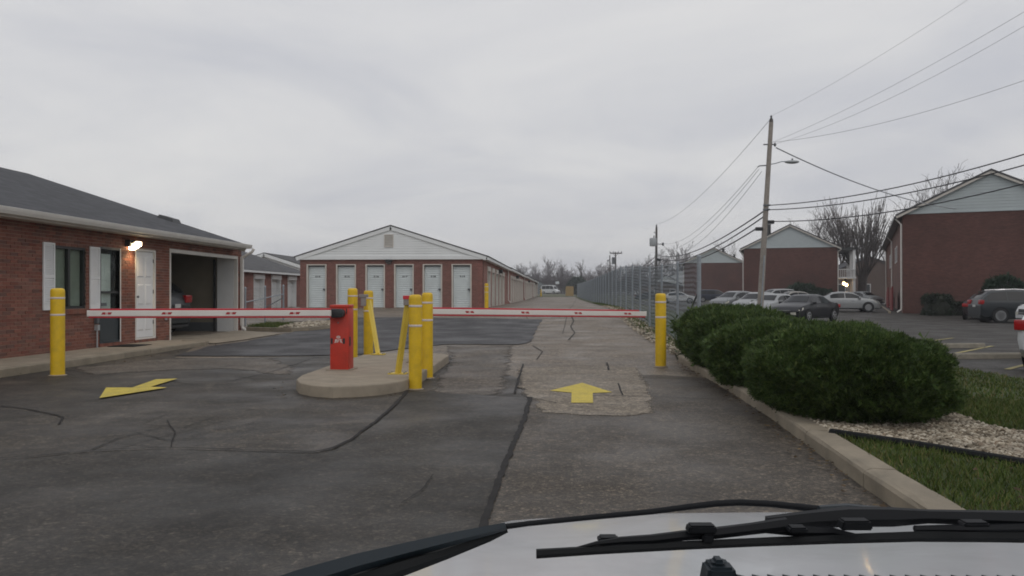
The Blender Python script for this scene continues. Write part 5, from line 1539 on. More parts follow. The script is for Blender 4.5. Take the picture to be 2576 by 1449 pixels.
wire('second faint wire below the side bracket to the far pole', onpole(425) + Vector((-.45, 0, 0)), V(1652, 622, 100), 1.6, .012, 'cablegrey')
wire('third faint wire below the side bracket to the far pole', onpole(430) + Vector((-.3, 0, 0)), V(1652, 634, 100), 1.9, .012, 'cablegrey')
wire('highest of the heavy cables between the leaning pole and the transformer pole', onpole(526), V(1651, 641, 100), 1.0, .036)
wire('middle of the heavy cables between the leaning pole and the transformer pole', onpole(540), V(1651, 648, 100), 1.1, .036)
wire('lowest of the heavy cables between the leaning pole and the transformer pole', onpole(573) + Vector((-.4, 0, 0)), V(1652, 655, 100), 1.0, .036)
wire('upper cable running on from the transformer pole to the crossarm pole', V(1650, 645, 100), V(1549, 690, 165), .8, .04)
wire('lower cable running on from the transformer pole to the crossarm pole', V(1650, 655, 100), V(1549, 694, 165), .8, .04)
wire('thin cable from the transformer pole arm to the farthest apartment roof', V(1668, 618, 100), V(1770, 664, 145), .5, .018, 'cablegrey')

# ================================================================== CARS
def car_paint(name, c, metal=.3):
    mt = paint('car_paint_' + name, c, .38, metal, .04, .8, spec=.3, coat=.22)
    return mt
M['p_black'] = car_paint('black', (.010, .011, .014), .1)
M['p_silver'] = car_paint('silver', (.30, .31, .315), .4)
M['p_grey'] = car_paint('grey', (.20, .21, .215), .4)
M['p_white'] = car_paint('white', (.56, .57, .58), 0)
M['p_navy'] = car_paint('navy', (.018, .024, .045), .2)
M['p_slate'] = car_paint('slate', (.020, .025, .029), .2)
M['p_maroon'] = car_paint('maroon', (.022, .012, .014), .2)
M['p_champ'] = car_paint('champagne', (.26, .25, .225), .4)
SHAPES = {
    # kind: (L, W, H, stations [x fraction from the rear, z top, width factor, greenhouse width or 0], belt, wheel r)
    'sedan': (4.75, 1.80, 1.45, [(0, .72, .80, 0), (.015, .93, .90, 0), (.08, 1.03, .96, 0), (.17, 1.06, .98, 0), (.20, 1.10, .98, .80), (.31, 1.38, 1, .66), (.42, 1.45, 1, .65), (.54, 1.44, 1, .65), (.61, 1.38, 1, .66), (.735, 1.04, 1, .84), (.76, .99, .99, 0), (.88, .90, .97, 0), (.96, .78, .90, 0), (1, .58, .76, 0)], .94, .325),
    'hatch': (4.2, 1.76, 1.5, [(0, .78, .84, 0), (.012, 1.00, .92, .80), (.05, 1.12, .97, .78), (.16, 1.42, .99, .66), (.32, 1.50, 1, .65), (.50, 1.50, 1, .65), (.60, 1.42, 1, .66), (.75, 1.04, 1, .84), (.78, .98, .99, 0), (.89, .90, .97, 0), (.965, .78, .90, 0), (1, .58, .76, 0)], .96, .32),
    'suv': (4.65, 1.88, 1.70, [(0, .88, .86, 0), (.012, 1.10, .94, .84), (.05, 1.36, .98, .78), (.12, 1.64, 1, .70), (.25, 1.70, 1, .68), (.45, 1.69, 1, .68), (.58, 1.63, 1, .69), (.72, 1.22, 1, .86), (.75, 1.14, .99, 0), (.90, 1.06, .97, 0), (.97, .92, .92, 0), (1, .70, .82, 0)], 1.08, .37),
    'minivan': (5.05, 1.95, 1.75, [(0, .90, .86, 0), (.012, 1.15, .95, .86), (.04, 1.45, .98, .78), (.09, 1.70, 1, .72), (.25, 1.76, 1, .70), (.50, 1.75, 1, .70), (.62, 1.68, 1, .71), (.80, 1.16, 1, .86), (.83, 1.06, .99, 0), (.92, .95, .96, 0), (.97, .82, .92, 0), (1, .62, .80, 0)], 1.05, .34),
    'van': (5.7, 2.0, 2.55, [(0, 1.0, .92, 0), (.008, 1.4, .98, .92), (.02, 2.3, 1, .86), (.06, 2.52, 1, .82), (.40, 2.56, 1, .82), (.66, 2.52, 1, .82), (.72, 2.42, 1, .80), (.84, 1.35, 1, .90), (.86, 1.22, .99, 0), (.95, 1.02, .96, 0), (.985, .85, .92, 0), (1, .62, .84, 0)], 1.25, .36),
}
CARMESH = {}
def car(kind, pm, label, loc, head, group='cars parked in the lot', plate='rear', rail=False):
    L, W_, H, stn, belt, wr = SHAPES[kind]
    loc = Vector(loc)
    t = thing('parked_car', label, 'car' if kind != 'van' else 'van', loc, head, group)
    hw = W_ / 2
    def ring(x):
        for a, b in zip(stn, stn[1:]):
            if a[0] <= x <= b[0]:
                k = (x - a[0]) / (b[0] - a[0]); z = a[1] + (b[1] - a[1]) * k; w_ = a[2] + (b[2] - a[2]) * k
                ga = a[3] or .92; gb = b[3] or .92; gw = ga + (gb - ga) * k; break
        else:
            z, w_, gw = stn[-1][1], stn[-1][2], .9
        w_ *= hw
        bl = min(belt, z - .07)
        gw = gw * hw if z > belt + .1 else min(w_ * .93, gw * hw if gw < .92 else w_ * .93)
        zb = .20 + (.12 if x < .03 or x > .97 else 0)
        return [(w_ * .82, zb), (w_ * .96, zb + .08), (w_ * 1.0, .55 * belt + .05), (w_ * .985, bl - .10), (w_ * .955, bl), (gw, z - .06 if z > belt + .1 else z - .035), (gw * .86, z - .012), (gw * .45, z), (0, z + .006)]
    key = (kind,)
    if key not in CARMESH:
        xs = []
        for a, b in zip(stn, stn[1:]):
            n = 2 if b[0] - a[0] > .06 else 1
            for i in range(n): xs.append(a[0] + (b[0] - a[0]) * i / n)
        xs.append(1.0)
        bmv = []; faces = []
        for x in xs:
            rg = ring(x); full_ = [(y, z) for y, z in rg] + [(-y, z) for y, z in rg[-2::-1]]
            bmv += [((x - .5) * L, y, z) for y, z in full_]
        n = 17
        for i in range(len(xs) - 1):
            for k in range(n - 1): faces.append((i * n + k, i * n + k + 1, (i + 1) * n + k + 1, (i + 1) * n + k))
            faces.append((i * n, (i + 1) * n, (i + 1) * n + n - 1, i * n + n - 1))
        faces.append(tuple(range(n))); faces.append(tuple(range((len(xs) - 1) * n, len(xs) * n))[::-1])
        CARMESH[key] = MB().add(bmv, faces)
    body = MB(); body.v = list(CARMESH[key].v); body.f = list(CARMESH[key].f)
    bme_ = body.mesh('body', pm, 32)
    b2 = bmesh.new(); b2.from_mesh(bme_); bmesh.ops.recalc_face_normals(b2, faces=b2.faces[:]); b2.to_mesh(bme_); b2.free()
    link('body', bme_, t, True)
    def sp(x, f, s):
        """a point on the cabin side: f=0 at the belt, f=1 at the roof edge"""
        rg = ring(x); a, b = rg[4], rg[5]
        y = a[0] + (b[0] - a[0]) * f; z = a[1] + (b[1] - a[1]) * f
        return Vector(((x - .5) * L, s * (y + .012), z + .006))
    gh = [q for q in stn if q[3]]
    xr, xf = gh[0][0], gh[-1][0]
    roof_r = [q for q in gh if q[1] > H - .12][0][0]; roof_f = [q for q in gh if q[1] > H - .12][-1][0]
    def topq(xa, xb, nm):
        mb = MB(); vs = []; m_ = 5
        for i in range(m_):
            x = xa + (xb - xa) * i / (m_ - 1); rg = ring(x)
            for q in (rg[5], rg[6], rg[7], rg[8]): vs.append(((x - .5) * L, q[0] * .93, q[1] + .012))
            for q in (rg[7], rg[6], rg[5]): vs.append(((x - .5) * L, -q[0] * .93, q[1] + .012))
        fs = [(i * 7 + k, i * 7 + k + 1, (i + 1) * 7 + k + 1, (i + 1) * 7 + k) for i in range(m_ - 1) for k in range(6)]
        mb.add(vs, fs).build(nm, 'carglass', t, True, True)
    topq(roof_f + .012, xf - .004, 'windshield')
    topq(xr + .008 if kind in ('sedan',) else max(.03, xr + .012), roof_r - .012, 'rear_window')
    lo, hi = (xr + .07, xf - .045) if kind == 'sedan' else (max(xr, .07), xf - .05)
    nw = 2 if kind in ('sedan', 'hatch') else 3
    for s in (1, -1):
        for i in range(nw):
            a = lo + (hi - lo) * i / nw + (.006 if i else 0); b = lo + (hi - lo) * (i + 1) / nw - .006
            mb = MB(); vs = []
            for j in range(5):
                x = a + (b - a) * j / 4
                vs += [sp(x, .10, s), sp(x, .88, s)]
            mb.add(vs, [(2 * j, 2 * j + 2, 2 * j + 3, 2 * j + 1) if s > 0 else (2 * j, 2 * j + 1, 2 * j + 3, 2 * j + 2) for j in range(4)]).build('side_window', 'carglass', t, True, True)
        # mirror
        q = sp(xf - .05, .12, s); MB().bbox(q.x - .06, q.x + .08, min(q.y, q.y + s * .18), max(q.y, q.y + s * .18), q.z - .04, q.z + .10, .03).build('mirror', pm if isinstance(pm, str) else pm, t, True, True)
        # lamps
        rg = ring(.955); q = rg[4]; x = .955
        MB().add([((.90 - .5) * L, s * (ring(.90)[4][0] + .012), ring(.90)[4][1] - .02), ((.965 - .5) * L, s * (ring(.965)[4][0] + .006), ring(.965)[4][1] - .01), ((1.0 - .5) * L + .008, s * (ring(1)[4][0] * .97), ring(1)[4][1] + .02), ((1.0 - .5) * L + .012, s * ring(1)[4][0] * .55, ring(1)[4][1] + .01),
                  ((1.0 - .5) * L + .012, s * ring(1)[4][0] * .6, ring(1)[4][1] - .10), ((1.0 - .5) * L + .010, s * ring(1)[4][0] * 1.0, ring(1)[4][1] - .11), ((.965 - .5) * L, s * (ring(.965)[3][0] + .012), ring(.965)[4][1] - .14), ((.91 - .5) * L, s * (ring(.91)[3][0] + .014), ring(.91)[4][1] - .10)],
                 [(0, 1, 6, 7), (1, 2, 5, 6), (2, 3, 4, 5)]).build('headlight', 'head', t, False, True)
        tb = belt - .02
        MB().bbox(-L / 2 - .012, -L / 2 + .16, min(s * hw * .52, s * hw * .935), max(s * hw * .52, s * hw * .935), tb - .19 if kind == 'sedan' else tb - .12, tb - .01 if kind in ('sedan',) else tb + .10, .02).build('taillight', 'tail', t, True, True)
        # door lines / sills
        MB().box((.24 - .5) * L, (.76 - .5) * L, min(s * hw * .93, s * hw * .985), max(s * hw * .93, s * hw * .985), .20, .26).build('sill', 'blackrub', t, False, True)
        for xh in (.40, .60):
            MB().bbox((xh - .5) * L - .07, (xh - .5) * L + .07, min(s * hw * .99, s * (hw + .022)), max(s * hw * .99, s * (hw + .022)), belt - .16, belt - .13, .006).build('door_handle', 'chrome', t, False, True)
        for xw in (.19, .805):
            wx_ = (xw - .5) * L
            c = (wx_, s * (hw - .09), wr)
            MB().lathe([(.001, -.02), (wr + .06, -.02), (wr + .06, .105 * 1.0), (.001, .105)], (wx_, s * (hw - .10) if s > 0 else s * (hw - .10) - .085, wr + .01), 20, 'y').build('wheel_arch', 'blackrub', t, False, True)
            ty = MB().lathe([(wr * .62, -.10), (wr * .93, -.10), (wr, -.07), (wr, .07), (wr * .93, .10), (wr * .62, .10)], (wx_, s * (hw - .075), wr), 24, 'y').build('wheel', 'tyre', t, 40, True)
            ys_ = s * (hw + .032)
            rm = MB()
            rm.lathe([(wr * .68, -.012), (wr * .66, .006), (wr * .58, .008), (wr * .57, -.012)], (wx_, ys_, wr), 24, 'y')
            for k in range(5):
                a = 2 * math.pi * k / 5 + .3
                ca, sa = math.cos(a), math.sin(a); e1 = wr * .60; wd = wr * .11
                rm.add([(wx_ - sa * wd, ys_ + s * .004, wr + ca * wd), (wx_ + sa * wd, ys_ + s * .004, wr - ca * wd), (wx_ + ca * e1 + sa * wd * .8, ys_ + s * .004, wr + sa * e1 - ca * wd * .8), (wx_ + ca * e1 - sa * wd * .8, ys_ + s * .004, wr + sa * e1 + ca * wd * .8)], [(0, 1, 2, 3)])
            rm.lathe([(.001, -.01), (wr * .16, -.01), (wr * .14, .012), (.001, .014)], (wx_, ys_, wr), 12, 'y')
            rm.build('rim', 'rim', ty, False, True)
    MB().bbox(L / 2 - .05, L / 2 + .02, -hw * .42, hw * .42, .52 if kind != 'suv' else .6, .64 if kind != 'suv' else .78, .01).build('grille', 'black', t, False, True)
    MB().bbox(L / 2 - .02, L / 2 + .026, -hw * .40, hw * .40, .60, .63, .004).build('grille_trim', 'chrome', t, False, True)
    MB().box(L / 2 - .06, L / 2 + .012, -hw * .66, hw * .66, .26, .38).build('bumper_intake', 'black', t, False, True)
    MB().box(-L / 2 - .016, -L / 2 + .02, -.16, .16, .62 if kind == 'sedan' else .80, .72 if kind == 'sedan' else .91).build('licence_plate', 'plate', t, False, True)
    MB().box(-L / 2 + .0, -L / 2 + .08, -hw * .7, hw * .7, .25, .36).build('rear_bumper', 'black', t, False, True)
    if rail:
        for s in (1, -1): MB().tube([sp(.16, 1.02, s) + Vector((0, -.02 * s, .05)), sp(.35, 1.02, s) + Vector((0, -.02 * s, .06)), sp(.52, 1.02, s) + Vector((0, -.02 * s, .05))], .02, 6).build('roof_rail', 'chrome', t, True, True)
    return t
def park(kind, pm, label, px, d, hx, hd, **kw):
    c = V(px, 738, d); z = gz(c.x, c.y) + (0.0 if c.x > 7.2 else .01)
    return car(kind, pm, label, (c.x, c.y, z), cdir(hx, hd), **kw)
park('sedan', 'p_black', 'black sedan with pale headlights, nearest of the angled row behind the hedge', 2026, 42.3, -.72, -.69)
park('sedan', 'p_silver', 'silver sedan parked right behind the leaning pole', 1948, 48.5, -.74, -.67)
park('hatch', 'p_silver', 'silver car parked left of the leaning pole, mostly behind the hedge top', 1905, 53.5, -.74, -.67)
park('hatch', 'p_grey', 'grey hatchback at the far left end of the angled row', 1848, 58.5, -.80, -.60)
park('suv', 'p_silver', 'pale SUV roof showing in the second row behind the pole', 1948, 78, -.95, -.3)
park('sedan', 'p_champ', 'champagne car roof in the second row behind the black sedan', 1995, 72, -.95, -.2)
park('sedan', 'p_silver', 'silver sedan parked side on, nose toward the stair of the largest block', 2124, 58.0, .97, -.22)
park('sedan', 'p_grey', 'grey car with dark windshield beyond the side on silver sedan', 2170, 84, .3, -.95)
park('minivan', 'p_navy', 'navy blue minivan before the farthest brick block', 1796, 112, .985, -.17)
park('sedan', 'p_white', 'white sedan seen through the chain link fence', 1706, 97, .96, -.28)
park('sedan', 'p_black', 'dim dark car far behind the fence left of the white sedan', 1633, 135, .98, -.2)
park('suv', 'p_slate', 'dark slate SUV with chrome roof rail parked by the largest block', 2573, 41.0, .985, -.16, rail=True)
park('sedan', 'p_maroon', 'dark maroon car behind the rear of the slate SUV', 2480, 46, .62, .78)
park('suv', 'p_white', 'white vehicle front poking in at the right edge before the slate SUV', 2722, 34.5, -.95, .2)
park('sedan', 'p_white', 'nearest parked car, its red tail lamp cut by the right edge', 2806, 14.6, .78, .62)
c = V(1385, 738, 232)
car('van', 'p_white', 'white passenger van standing on the far grass past the driveway end', (c.x, c.y, gz(c.x, c.y) + .02), cdir(.80, -.60), None)
gc = (GD[0] + GD[1]) / 2 - .25
car('suv', 'p_slate', 'dark car parked nose in inside the open office garage', (WX - 3.05, gc, .09), math.pi, None)

# ================================================================== PLANTS
def spray_bush(name, label, cx, cy, rx, ry, h, n, seed, mat='juniper', group=None, base=None, ln=(.10, .2), boxy=2.6, up=.55, cat='bush', wid=.010):
    rr = random.Random(seed)
    bz = (lawn_h(cx, cy) if base is None else base)
    t = thing(name, label, cat, (cx, cy, bz), 0, group)
    def shell(u, v_, k):
        # superellipsoid, lumpy
        cu, su, cv, sv = math.cos(u), math.sin(u), math.cos(v_), math.sin(v_)
        e = 2 / boxy
        f = lambda a: math.copysign(abs(a) ** e, a)
        p = Vector((f(cv) * f(cu), f(cv) * f(su), f(sv)))
        lump = 1 + .13 * mnoise.noise(Vector((p.x * 2.3 + seed, p.y * 2.3, p.z * 2.3))) + .07 * mnoise.noise(Vector((p.x * 6, p.y * 6 + seed, p.z * 6)))
        return Vector((p.x * rx * k * lump, p.y * ry * k * lump, max(.0, h * .42 + p.z * h * .58 * k * lump)))
    mb = MB(); nu, nv = 28, 14
    for j in range(nv + 1):
        v_ = -math.pi / 2 + math.pi * j / nv
        for i in range(nu): mb.v.append(tuple(shell(2 * math.pi * i / nu, v_, .86)))
    for j in range(nv):
        for i in range(nu):
            i2 = (i + 1) % nu; mb.f.append((j * nu + i, j * nu + i2, (j + 1) * nu + i2, (j + 1) * nu + i))
    mb.build('shade_core', 'junipercore', t, True, True)  # solid inner core that blocks the view through, shade painted in its colour
    vs = []; fs = []
    for _ in range(n):
        u = rr.uniform(0, 2 * math.pi); v_ = math.asin(rr.uniform(-.75, 1))
        k = rr.uniform(.80, 1.0)
        p = shell(u, v_, k)
        nrm = Vector((p.x / rx ** 1.2, p.y / ry ** 1.2, (p.z - h * .4) / h * 1.2)).normalized()
        dr = (nrm * .8 + Vector((rr.gauss(0, .32), rr.gauss(0, .32), up + rr.gauss(0, .22)))).normalized()
        l = rr.uniform(*ln) * (2.1 if rr.random() < .012 else 1)
        side = dr.cross(Vector((rr.gauss(0, 1), rr.gauss(0, 1), rr.gauss(0, 1)))).normalized()
        o = len(vs); w_ = wid * rr.uniform(.7, 1.5)
        tip = p + dr * l + Vector((0, 0, -.02 * l))
        m1 = p + dr * l * .45
        vs += [p - side * w_ * .5, p + side * w_ * .5, m1 + side * w_, tip, m1 - side * w_]
        s2 = side.cross(dr)
        b1 = p + dr * l * .3; e1 = b1 + (dr * .6 + side * .8).normalized() * l * .45; e2 = b1 + (dr * .6 - side * .8).normalized() * l * .45
        vs += [b1, e1, e1 - dr * l * .2, e2, e2 - dr * l * .2]
        fs += [(o, o + 1, o + 2, o + 3, o + 4), (o + 5, o + 6, o + 7), (o + 5, o + 9, o + 8)]
    f_ = MB(); f_.v = [tuple(q) for q in vs]; f_.f = fs
    f_.build('foliage', mat, t, False, True)
    return t
GRP = 'juniper hedge along the kerb'
spray_bush('juniper_bush', 'largest, nearest juniper of the hedge, above the river stones', 2.90, 8.40, .86, 1.50, .84, 84000, 1, group=GRP, wid=.0032, ln=(.03, .085), boxy=2.2)
spray_bush('juniper_bush', 'second juniper from the camera, bulging over the kerb', 3.0, 10.95, .93, 1.3, .79, 40000, 2, group=GRP, wid=.0048, ln=(.04, .11))
spray_bush('juniper_bush', 'third juniper from the camera in the kerb hedge', 3.05, 13.1, .92, 1.25, .87, 26000, 3, group=GRP, wid=.006, ln=(.05, .13))
spray_bush('juniper_bush', 'last juniper of the hedge, beside the thick fence post', 3.25, 15.6, .92, 1.4, .93, 18000, 4, group=GRP, wid=.007, ln=(.05, .14))
def at(px, d): c = V(px, 738, d); return c.x, c.y, gz(c.x, c.y)
x, y, z = at(2357, 52.0); spray_bush('clipped_shrub', 'dark clipped square shrub before the largest brick gable wall', x, y, .75, .7, 1.35, 2500, 6, 'hedge', None, z, (.1, .2), 5, .2, wid=.03)
x, y, z = at(2420, 52.0); spray_bush('clipped_shrub', 'low dark shrub half hidden behind the maroon car', x, y, 1.1, .7, .85, 1800, 7, 'hedge', None, z, (.1, .2), 3, .2, wid=.03)
x, y, z = at(2525, 50.5); spray_bush('yew_shrub', 'tall green shrub showing above the slate SUV roof', x, y, 1.3, .8, 2.5, 3000, 8, 'evergreen', None, z, (.15, .3), 2.2, .6, wid=.04)
x, y, z = at(2018, 93); spray_bush('yew_shrub', 'tall green shrub against the middle brick gable, nearer its left half', x, y, 2.0, 1.0, 2.3, 2600, 9, 'evergreen', None, z, (.2, .4), 2.2, .5, wid=.05)
x, y, z = at(2063, 93); spray_bush('yew_shrub', 'lower green shrub against the middle brick gable near the porch', x, y, 1.6, 1.0, 1.7, 2000, 10, 'evergreen', None, z, (.2, .4), 2.2, .5, wid=.05)
x, y, z = at(1452, 250); spray_bush('evergreen_tree', 'round dark evergreen tree on the skyline past the fence end', x, y, 2.9, 2.4, 5.4, 3500, 11, 'evergreen', None, z, (.4, .9), 2.2, .5, cat='tree', wid=.10)

def grow(mb, p, dr, L, r, lvl, rr, par):
    segs = 3 if lvl < 3 else 2
    pts = [p.copy()]; rs = [r]; d = dr.copy(); q = p.copy()
    for i in range(segs):
        d = (d + Vector((rr.gauss(0, par['wob']), rr.gauss(0, par['wob']), rr.gauss(0, par['wob'] * .6) + par['up'] * .12))).normalized()
        q = q + d * (L / segs); pts.append(q.copy()); rs.append(max(par['rmin'], r * (1 - .62 * (i + 1) / segs)))
    mb[0 if lvl < 1 else 1].tube(pts, rs, 6 if lvl < 1 else (4 if lvl < 2 else 3), False)
    if lvl >= par['lv']: return
    n = par['kids'][lvl]
    for k in range(n):
        f = par['start'] + (1 - par['start']) * (k + rr.random()) / n if lvl == 0 else .25 + .75 * (k + rr.random()) / n
        i = min(segs - 1, int(f * segs)); b = pts[i].lerp(pts[i + 1], f * segs - i)
        ang = R(rr.uniform(*par['ang'])); az = rr.uniform(0, 6.283)
        ax = d.orthogonal().normalized(); ax.rotate(Matrix.Rotation(az, 3, d))
        nd = d * math.cos(ang) + ax * math.sin(ang)
        nd = (nd + Vector((0, 0, par['up'] * .4))).normalized()
        grow(mb, b, nd, L * rr.uniform(*par['lf']), max(par['rmin'], rs[i] * .55), lvl + 1, rr, par)
TREES = {}
def bare_tree(key, label, loc, sc, rz, par, seed, mat='bark', group=None, name='bare_tree'):
    t = thing(name, label, 'tree', loc, rz, group)
    if key not in TREES:
        rr = random.Random(seed); mb = (MB(), MB())
        grow(mb, Vector((0, 0, -.2)), Vector((0, 0, 1)), par['H'], par['r'], 0, rr, par)
        TREES[key] = (mb[0].mesh('trunk', mat, True), mb[1].mesh('crown', mat, True))
    a = link('trunk', TREES[key][0], t, True); b = link('crown', TREES[key][1], t, True)
    t.scale = (sc, sc, sc)
    return t
far = dict(H=8.0, r=.22, rmin=.030, wob=.12, up=.5, lv=4, kids=[11, 5, 4, 3], start=.28, ang=(22, 50), lf=(.42, .62))
tall = dict(H=11.0, r=.22, rmin=.030, wob=.10, up=.7, lv=4, kids=[13, 5, 4, 3], start=.3, ang=(18, 38), lf=(.36, .52))
bushy = dict(H=4.5, r=.14, rmin=.028, wob=.2, up=.4, lv=3, kids=[14, 6, 5], start=.08, ang=(30, 65), lf=(.5, .75))
near_ = dict(H=9.5, r=.28, rmin=.016, wob=.12, up=.45, lv=4, kids=[9, 5, 4, 2], start=.28, ang=(25, 52), lf=(.42, .6))
FG = 'bare trees on the far skyline'
rt = random.Random(5)
spots = [(1300, 300, 'far', .80), (1318, 320, 'far', .85), (1345, 280, 'tall', .62), (1368, 285, 'tall', .70), (1385, 300, 'tall', .74), (1402, 285, 'far', .78), (1418, 300, 'far', .82), (1440, 320, 'far', .80), (1466, 270, 'tall', .74),
         (1486, 300, 'far', .74), (1503, 285, 'far', .80), (1522, 300, 'far', .78), (1545, 290, 'far', .84), (1562, 280, 'far', .86), (1580, 300, 'far', .85), (1602, 280, 'far', .8), (1622, 270, 'far', .86), (1640, 260, 'far', .9), (1664, 240, 'far', .96), (1690, 230, 'far', 1.0), (1712, 225, 'far', 1.0)]
for i, (px, d, kd, sc) in enumerate(spots):
    x, y, z = at(px, d)
    ordn = ['leftmost', 'second', 'third', 'fourth', 'fifth', 'sixth', 'seventh', 'eighth', 'ninth', 'tenth', 'eleventh', 'twelfth', 'thirteenth', 'fourteenth', 'fifteenth', 'sixteenth', 'seventeenth', 'eighteenth', 'nineteenth', 'twentieth', 'rightmost'][i]
    lab = ('slender tall' if kd == 'tall' else 'spreading') + ' bare tree of the far skyline row, ' + (ordn if ordn in ('leftmost', 'rightmost') else ordn + ' from the left')
    bare_tree(kd + str(i % 3), lab, (x, y, z), sc * rt.uniform(.92, 1.1), rt.uniform(0, 6), far if kd == 'far' else tall, 40 + i % 3 + (10 if kd == 'tall' else 0), 'barkfar', FG)
# brushy undergrowth below the skyline trees reads as one mass
mb = (MB(), MB()); rr = random.Random(77)
proto = []
for k in range(3):
    m2 = (MB(), MB()); grow(m2, Vector((0, 0, -.2)), Vector((0, 0, 1)), 3.6, .1, 0, rr, bushy); a = MB(); a.add(m2[0].v, m2[0].f); a.add(m2[1].v, m2[1].f); proto.append(a)
tk = MB()
for k in range(105):
    px = 1288 + (1730 - 1288) * k / 104 + rr.uniform(-4, 4); d = rr.uniform(255, 310); x, y, z = at(px, d); s = rr.uniform(.75, 1.25); a = rr.uniform(0, 6); c_, s_ = math.cos(a) * s, math.sin(a) * s
    pr = proto[k % 3]; tk.add([(x + q[0] * c_ - q[1] * s_, y + q[0] * s_ + q[1] * c_, z + q[2] * s) for q in pr.v], pr.f)
stuff(tk.build('thicket', 'thicket'), 'dark brushy thicket filling in under the far skyline trees', 'thicket')
# trees among the apartments
NG = 'bare trees behind the apartment blocks'
for i, (px, d, sc, lab) in enumerate([(2258, 112, 1.05, 'bare tree crown rising just left of the largest block roof'), (2300, 118, 1.30, 'bare tree showing above the left slope of the largest gable'), (2345, 122, 1.32, 'bare tree behind the left slope of the largest gable, nearer its top'),
                                      (2420, 126, 1.36, 'bare twigs showing over the largest gable just left of its peak'), (2500, 128, 1.42, 'bare treetop directly over the peak of the largest gable'), (2560, 128, 1.28, 'bare treetop right of the largest gable peak by the picture edge'),
                                      (2030, 150, 1.10, 'bare tree behind the peak of the middle gable'), (2070, 152, 1.12, 'bare tree behind the right slope of the middle gable'), (2108, 150, 1.15, 'bare tree over the porch roof of the middle block'), (1868, 190, .95, 'bare tree between the middle and the farthest blocks'), (1990, 155, .95, 'bare tree behind the left slope of the middle gable')]):
    x, y, z = at(px, d)
    bare_tree('near' + str(i % 4), lab, (x, y, z), sc * (.98 if px > 2200 else 1.02), i * 1.3, near_, 60 + i % 4, 'bark', NG)
# pollarded tree with upright shoots
x, y, z = at(2168, 100)
t = thing('pollarded_tree', 'thick pollarded tree with fan of upright bare shoots between the blocks', 'tree', (x, y, z))
MB().tube([(0, 0, -.3), (.05, 0, 1.5), (.1, 0, 3.0), (.1, 0, 3.6)], [.62, .50, .52, .62], 10).build('trunk', 'bark', t, 50, True)
mb = (MB(), MB()); rr = random.Random(3)
pp = dict(H=6.5, r=.15, rmin=.022, wob=.07, up=.9, lv=2, kids=[9, 4], start=.25, ang=(12, 30), lf=(.35, .55))
for k in range(26):
    a = rr.uniform(0, 6.28); b = rr.uniform(.1, .75)
    grow(mb, Vector((.1 + math.cos(a) * .45, math.sin(a) * .45, 3.3)), Vector((math.cos(a) * b, math.sin(a) * b, 1)).normalized(), rr.uniform(4.8, 7.4), .11, 0, rr, pp)
a = MB(); a.add(mb[0].v, mb[0].f); a.add(mb[1].v, mb[1].f); a.build('crown', 'bark', t, False, True)

# ================================================================== THE VEHICLE WE SIT IN
ego = thing('vehicle_front', 'white hood and black wipers of the vehicle the picture is taken from', 'vehicle', V(1700, 738, 1.4).to_2d().to_3d())
def P3(X, d, z): return Vector((X * CA - d * SA, X * SA + d * CA, z))
HD = [(.80, .955), (.95, .93), (1.125, .900), (1.30, .872), (1.50, .8395), (1.70, .803), (1.82, .780), (1.90, .762), (1.96, .738), (2.0, .70), (2.02, .60)]
LE = [(.80, -.52), (1.125, -.353), (1.30, -.262), (1.50, -.150), (1.70, -.085), (1.82, -.035), (1.90, .03), (2.02, .10)]
mb = MB(); nu = 26
for (d, z) in HD:
    xl = interp(d, LE)
    cols = [(xl + .01, -.30), (xl, -.10), (xl + .004, -.035), (xl + .016, -.010)]
    for (X, dz) in cols: mb.v.append(tuple(P3(X, d, z + dz)))
    for i in range(nu):
        k = i / (nu - 1); X = xl + .035 + (1.45 - xl) * k
        crown = .012 * math.sin(math.pi * min(1, k * 1.0)) - .0
        ridge = -.010 * math.exp(-((X - .20 - .12 * (1.9 - d)) / .035) ** 2) + .010 * sstep((X - .20 - .12 * (1.9 - d)) / .10)
        mb.v.append(tuple(P3(X, d, z + crown * .6 + ridge * .8)))
n = nu + 4
for j in range(len(HD) - 1):
    for i in range(n - 1): mb.f.append((j * n + i, j * n + i + 1, (j + 1) * n + i + 1, (j + 1) * n + i))
M['hood'] = paint('hood_white_paint', (.57, .585, .605), .26, 0, .05, 3.5, (.34, .345, .34), .4, coat=.5)
hood = mb.build('hood', 'hood', ego, 60)
def rod(name, pts, mat, par, n=8, flatten=None):
    P_ = [V(a, b, d) for a, b, w_, d in pts]; rs = [w_ / 2 / FPX * d for a, b, w_, d in pts]
    return MB().tube(P_, rs, n).build(name, mat, par, 50)
w1 = rod('wiper', [(1262, 1326, 15, .93), (1330, 1317, 14, .93), (1480, 1302, 14, .94), (1640, 1287, 15, .95), (1740, 1274, 16, .95), (1800, 1267, 17, .95), (1860, 1264, 17, .95), (1930, 1267, 17, .95), (2000, 1274, 18, .95), (2075, 1283, 20, .95), (2140, 1290, 24, .95)], 'wiper', ego, 8)
rod('arm', [(560, 1530, 62, .86), (760, 1459, 56, .87), (900, 1416, 48, .88), (1030, 1383, 40, .90), (1150, 1353, 32, .91), (1240, 1332, 24, .92), (1272, 1324, 20, .92)], 'wipergrey', w1, 4)
rod('arm_channel', [(640, 1580, 70, .88), (860, 1480, 60, .88), (1000, 1432, 44, .89), (1120, 1393, 30, .91), (1230, 1352, 22, .925), (1275, 1332, 16, .93)], 'blackrub', w1, 6)
w2 = rod('wiper', [(1349, 1393, 24, .84), (1352, 1393, 24, .84), (1500, 1384, 22, .85), (1700, 1373, 22, .86), (1900, 1364, 22, .87), (2100, 1356, 24, .88), (2300, 1350, 26, .89), (2480, 1349, 30, .90), (2660, 1350, 34, .90)], 'blackrub', ego, 6)
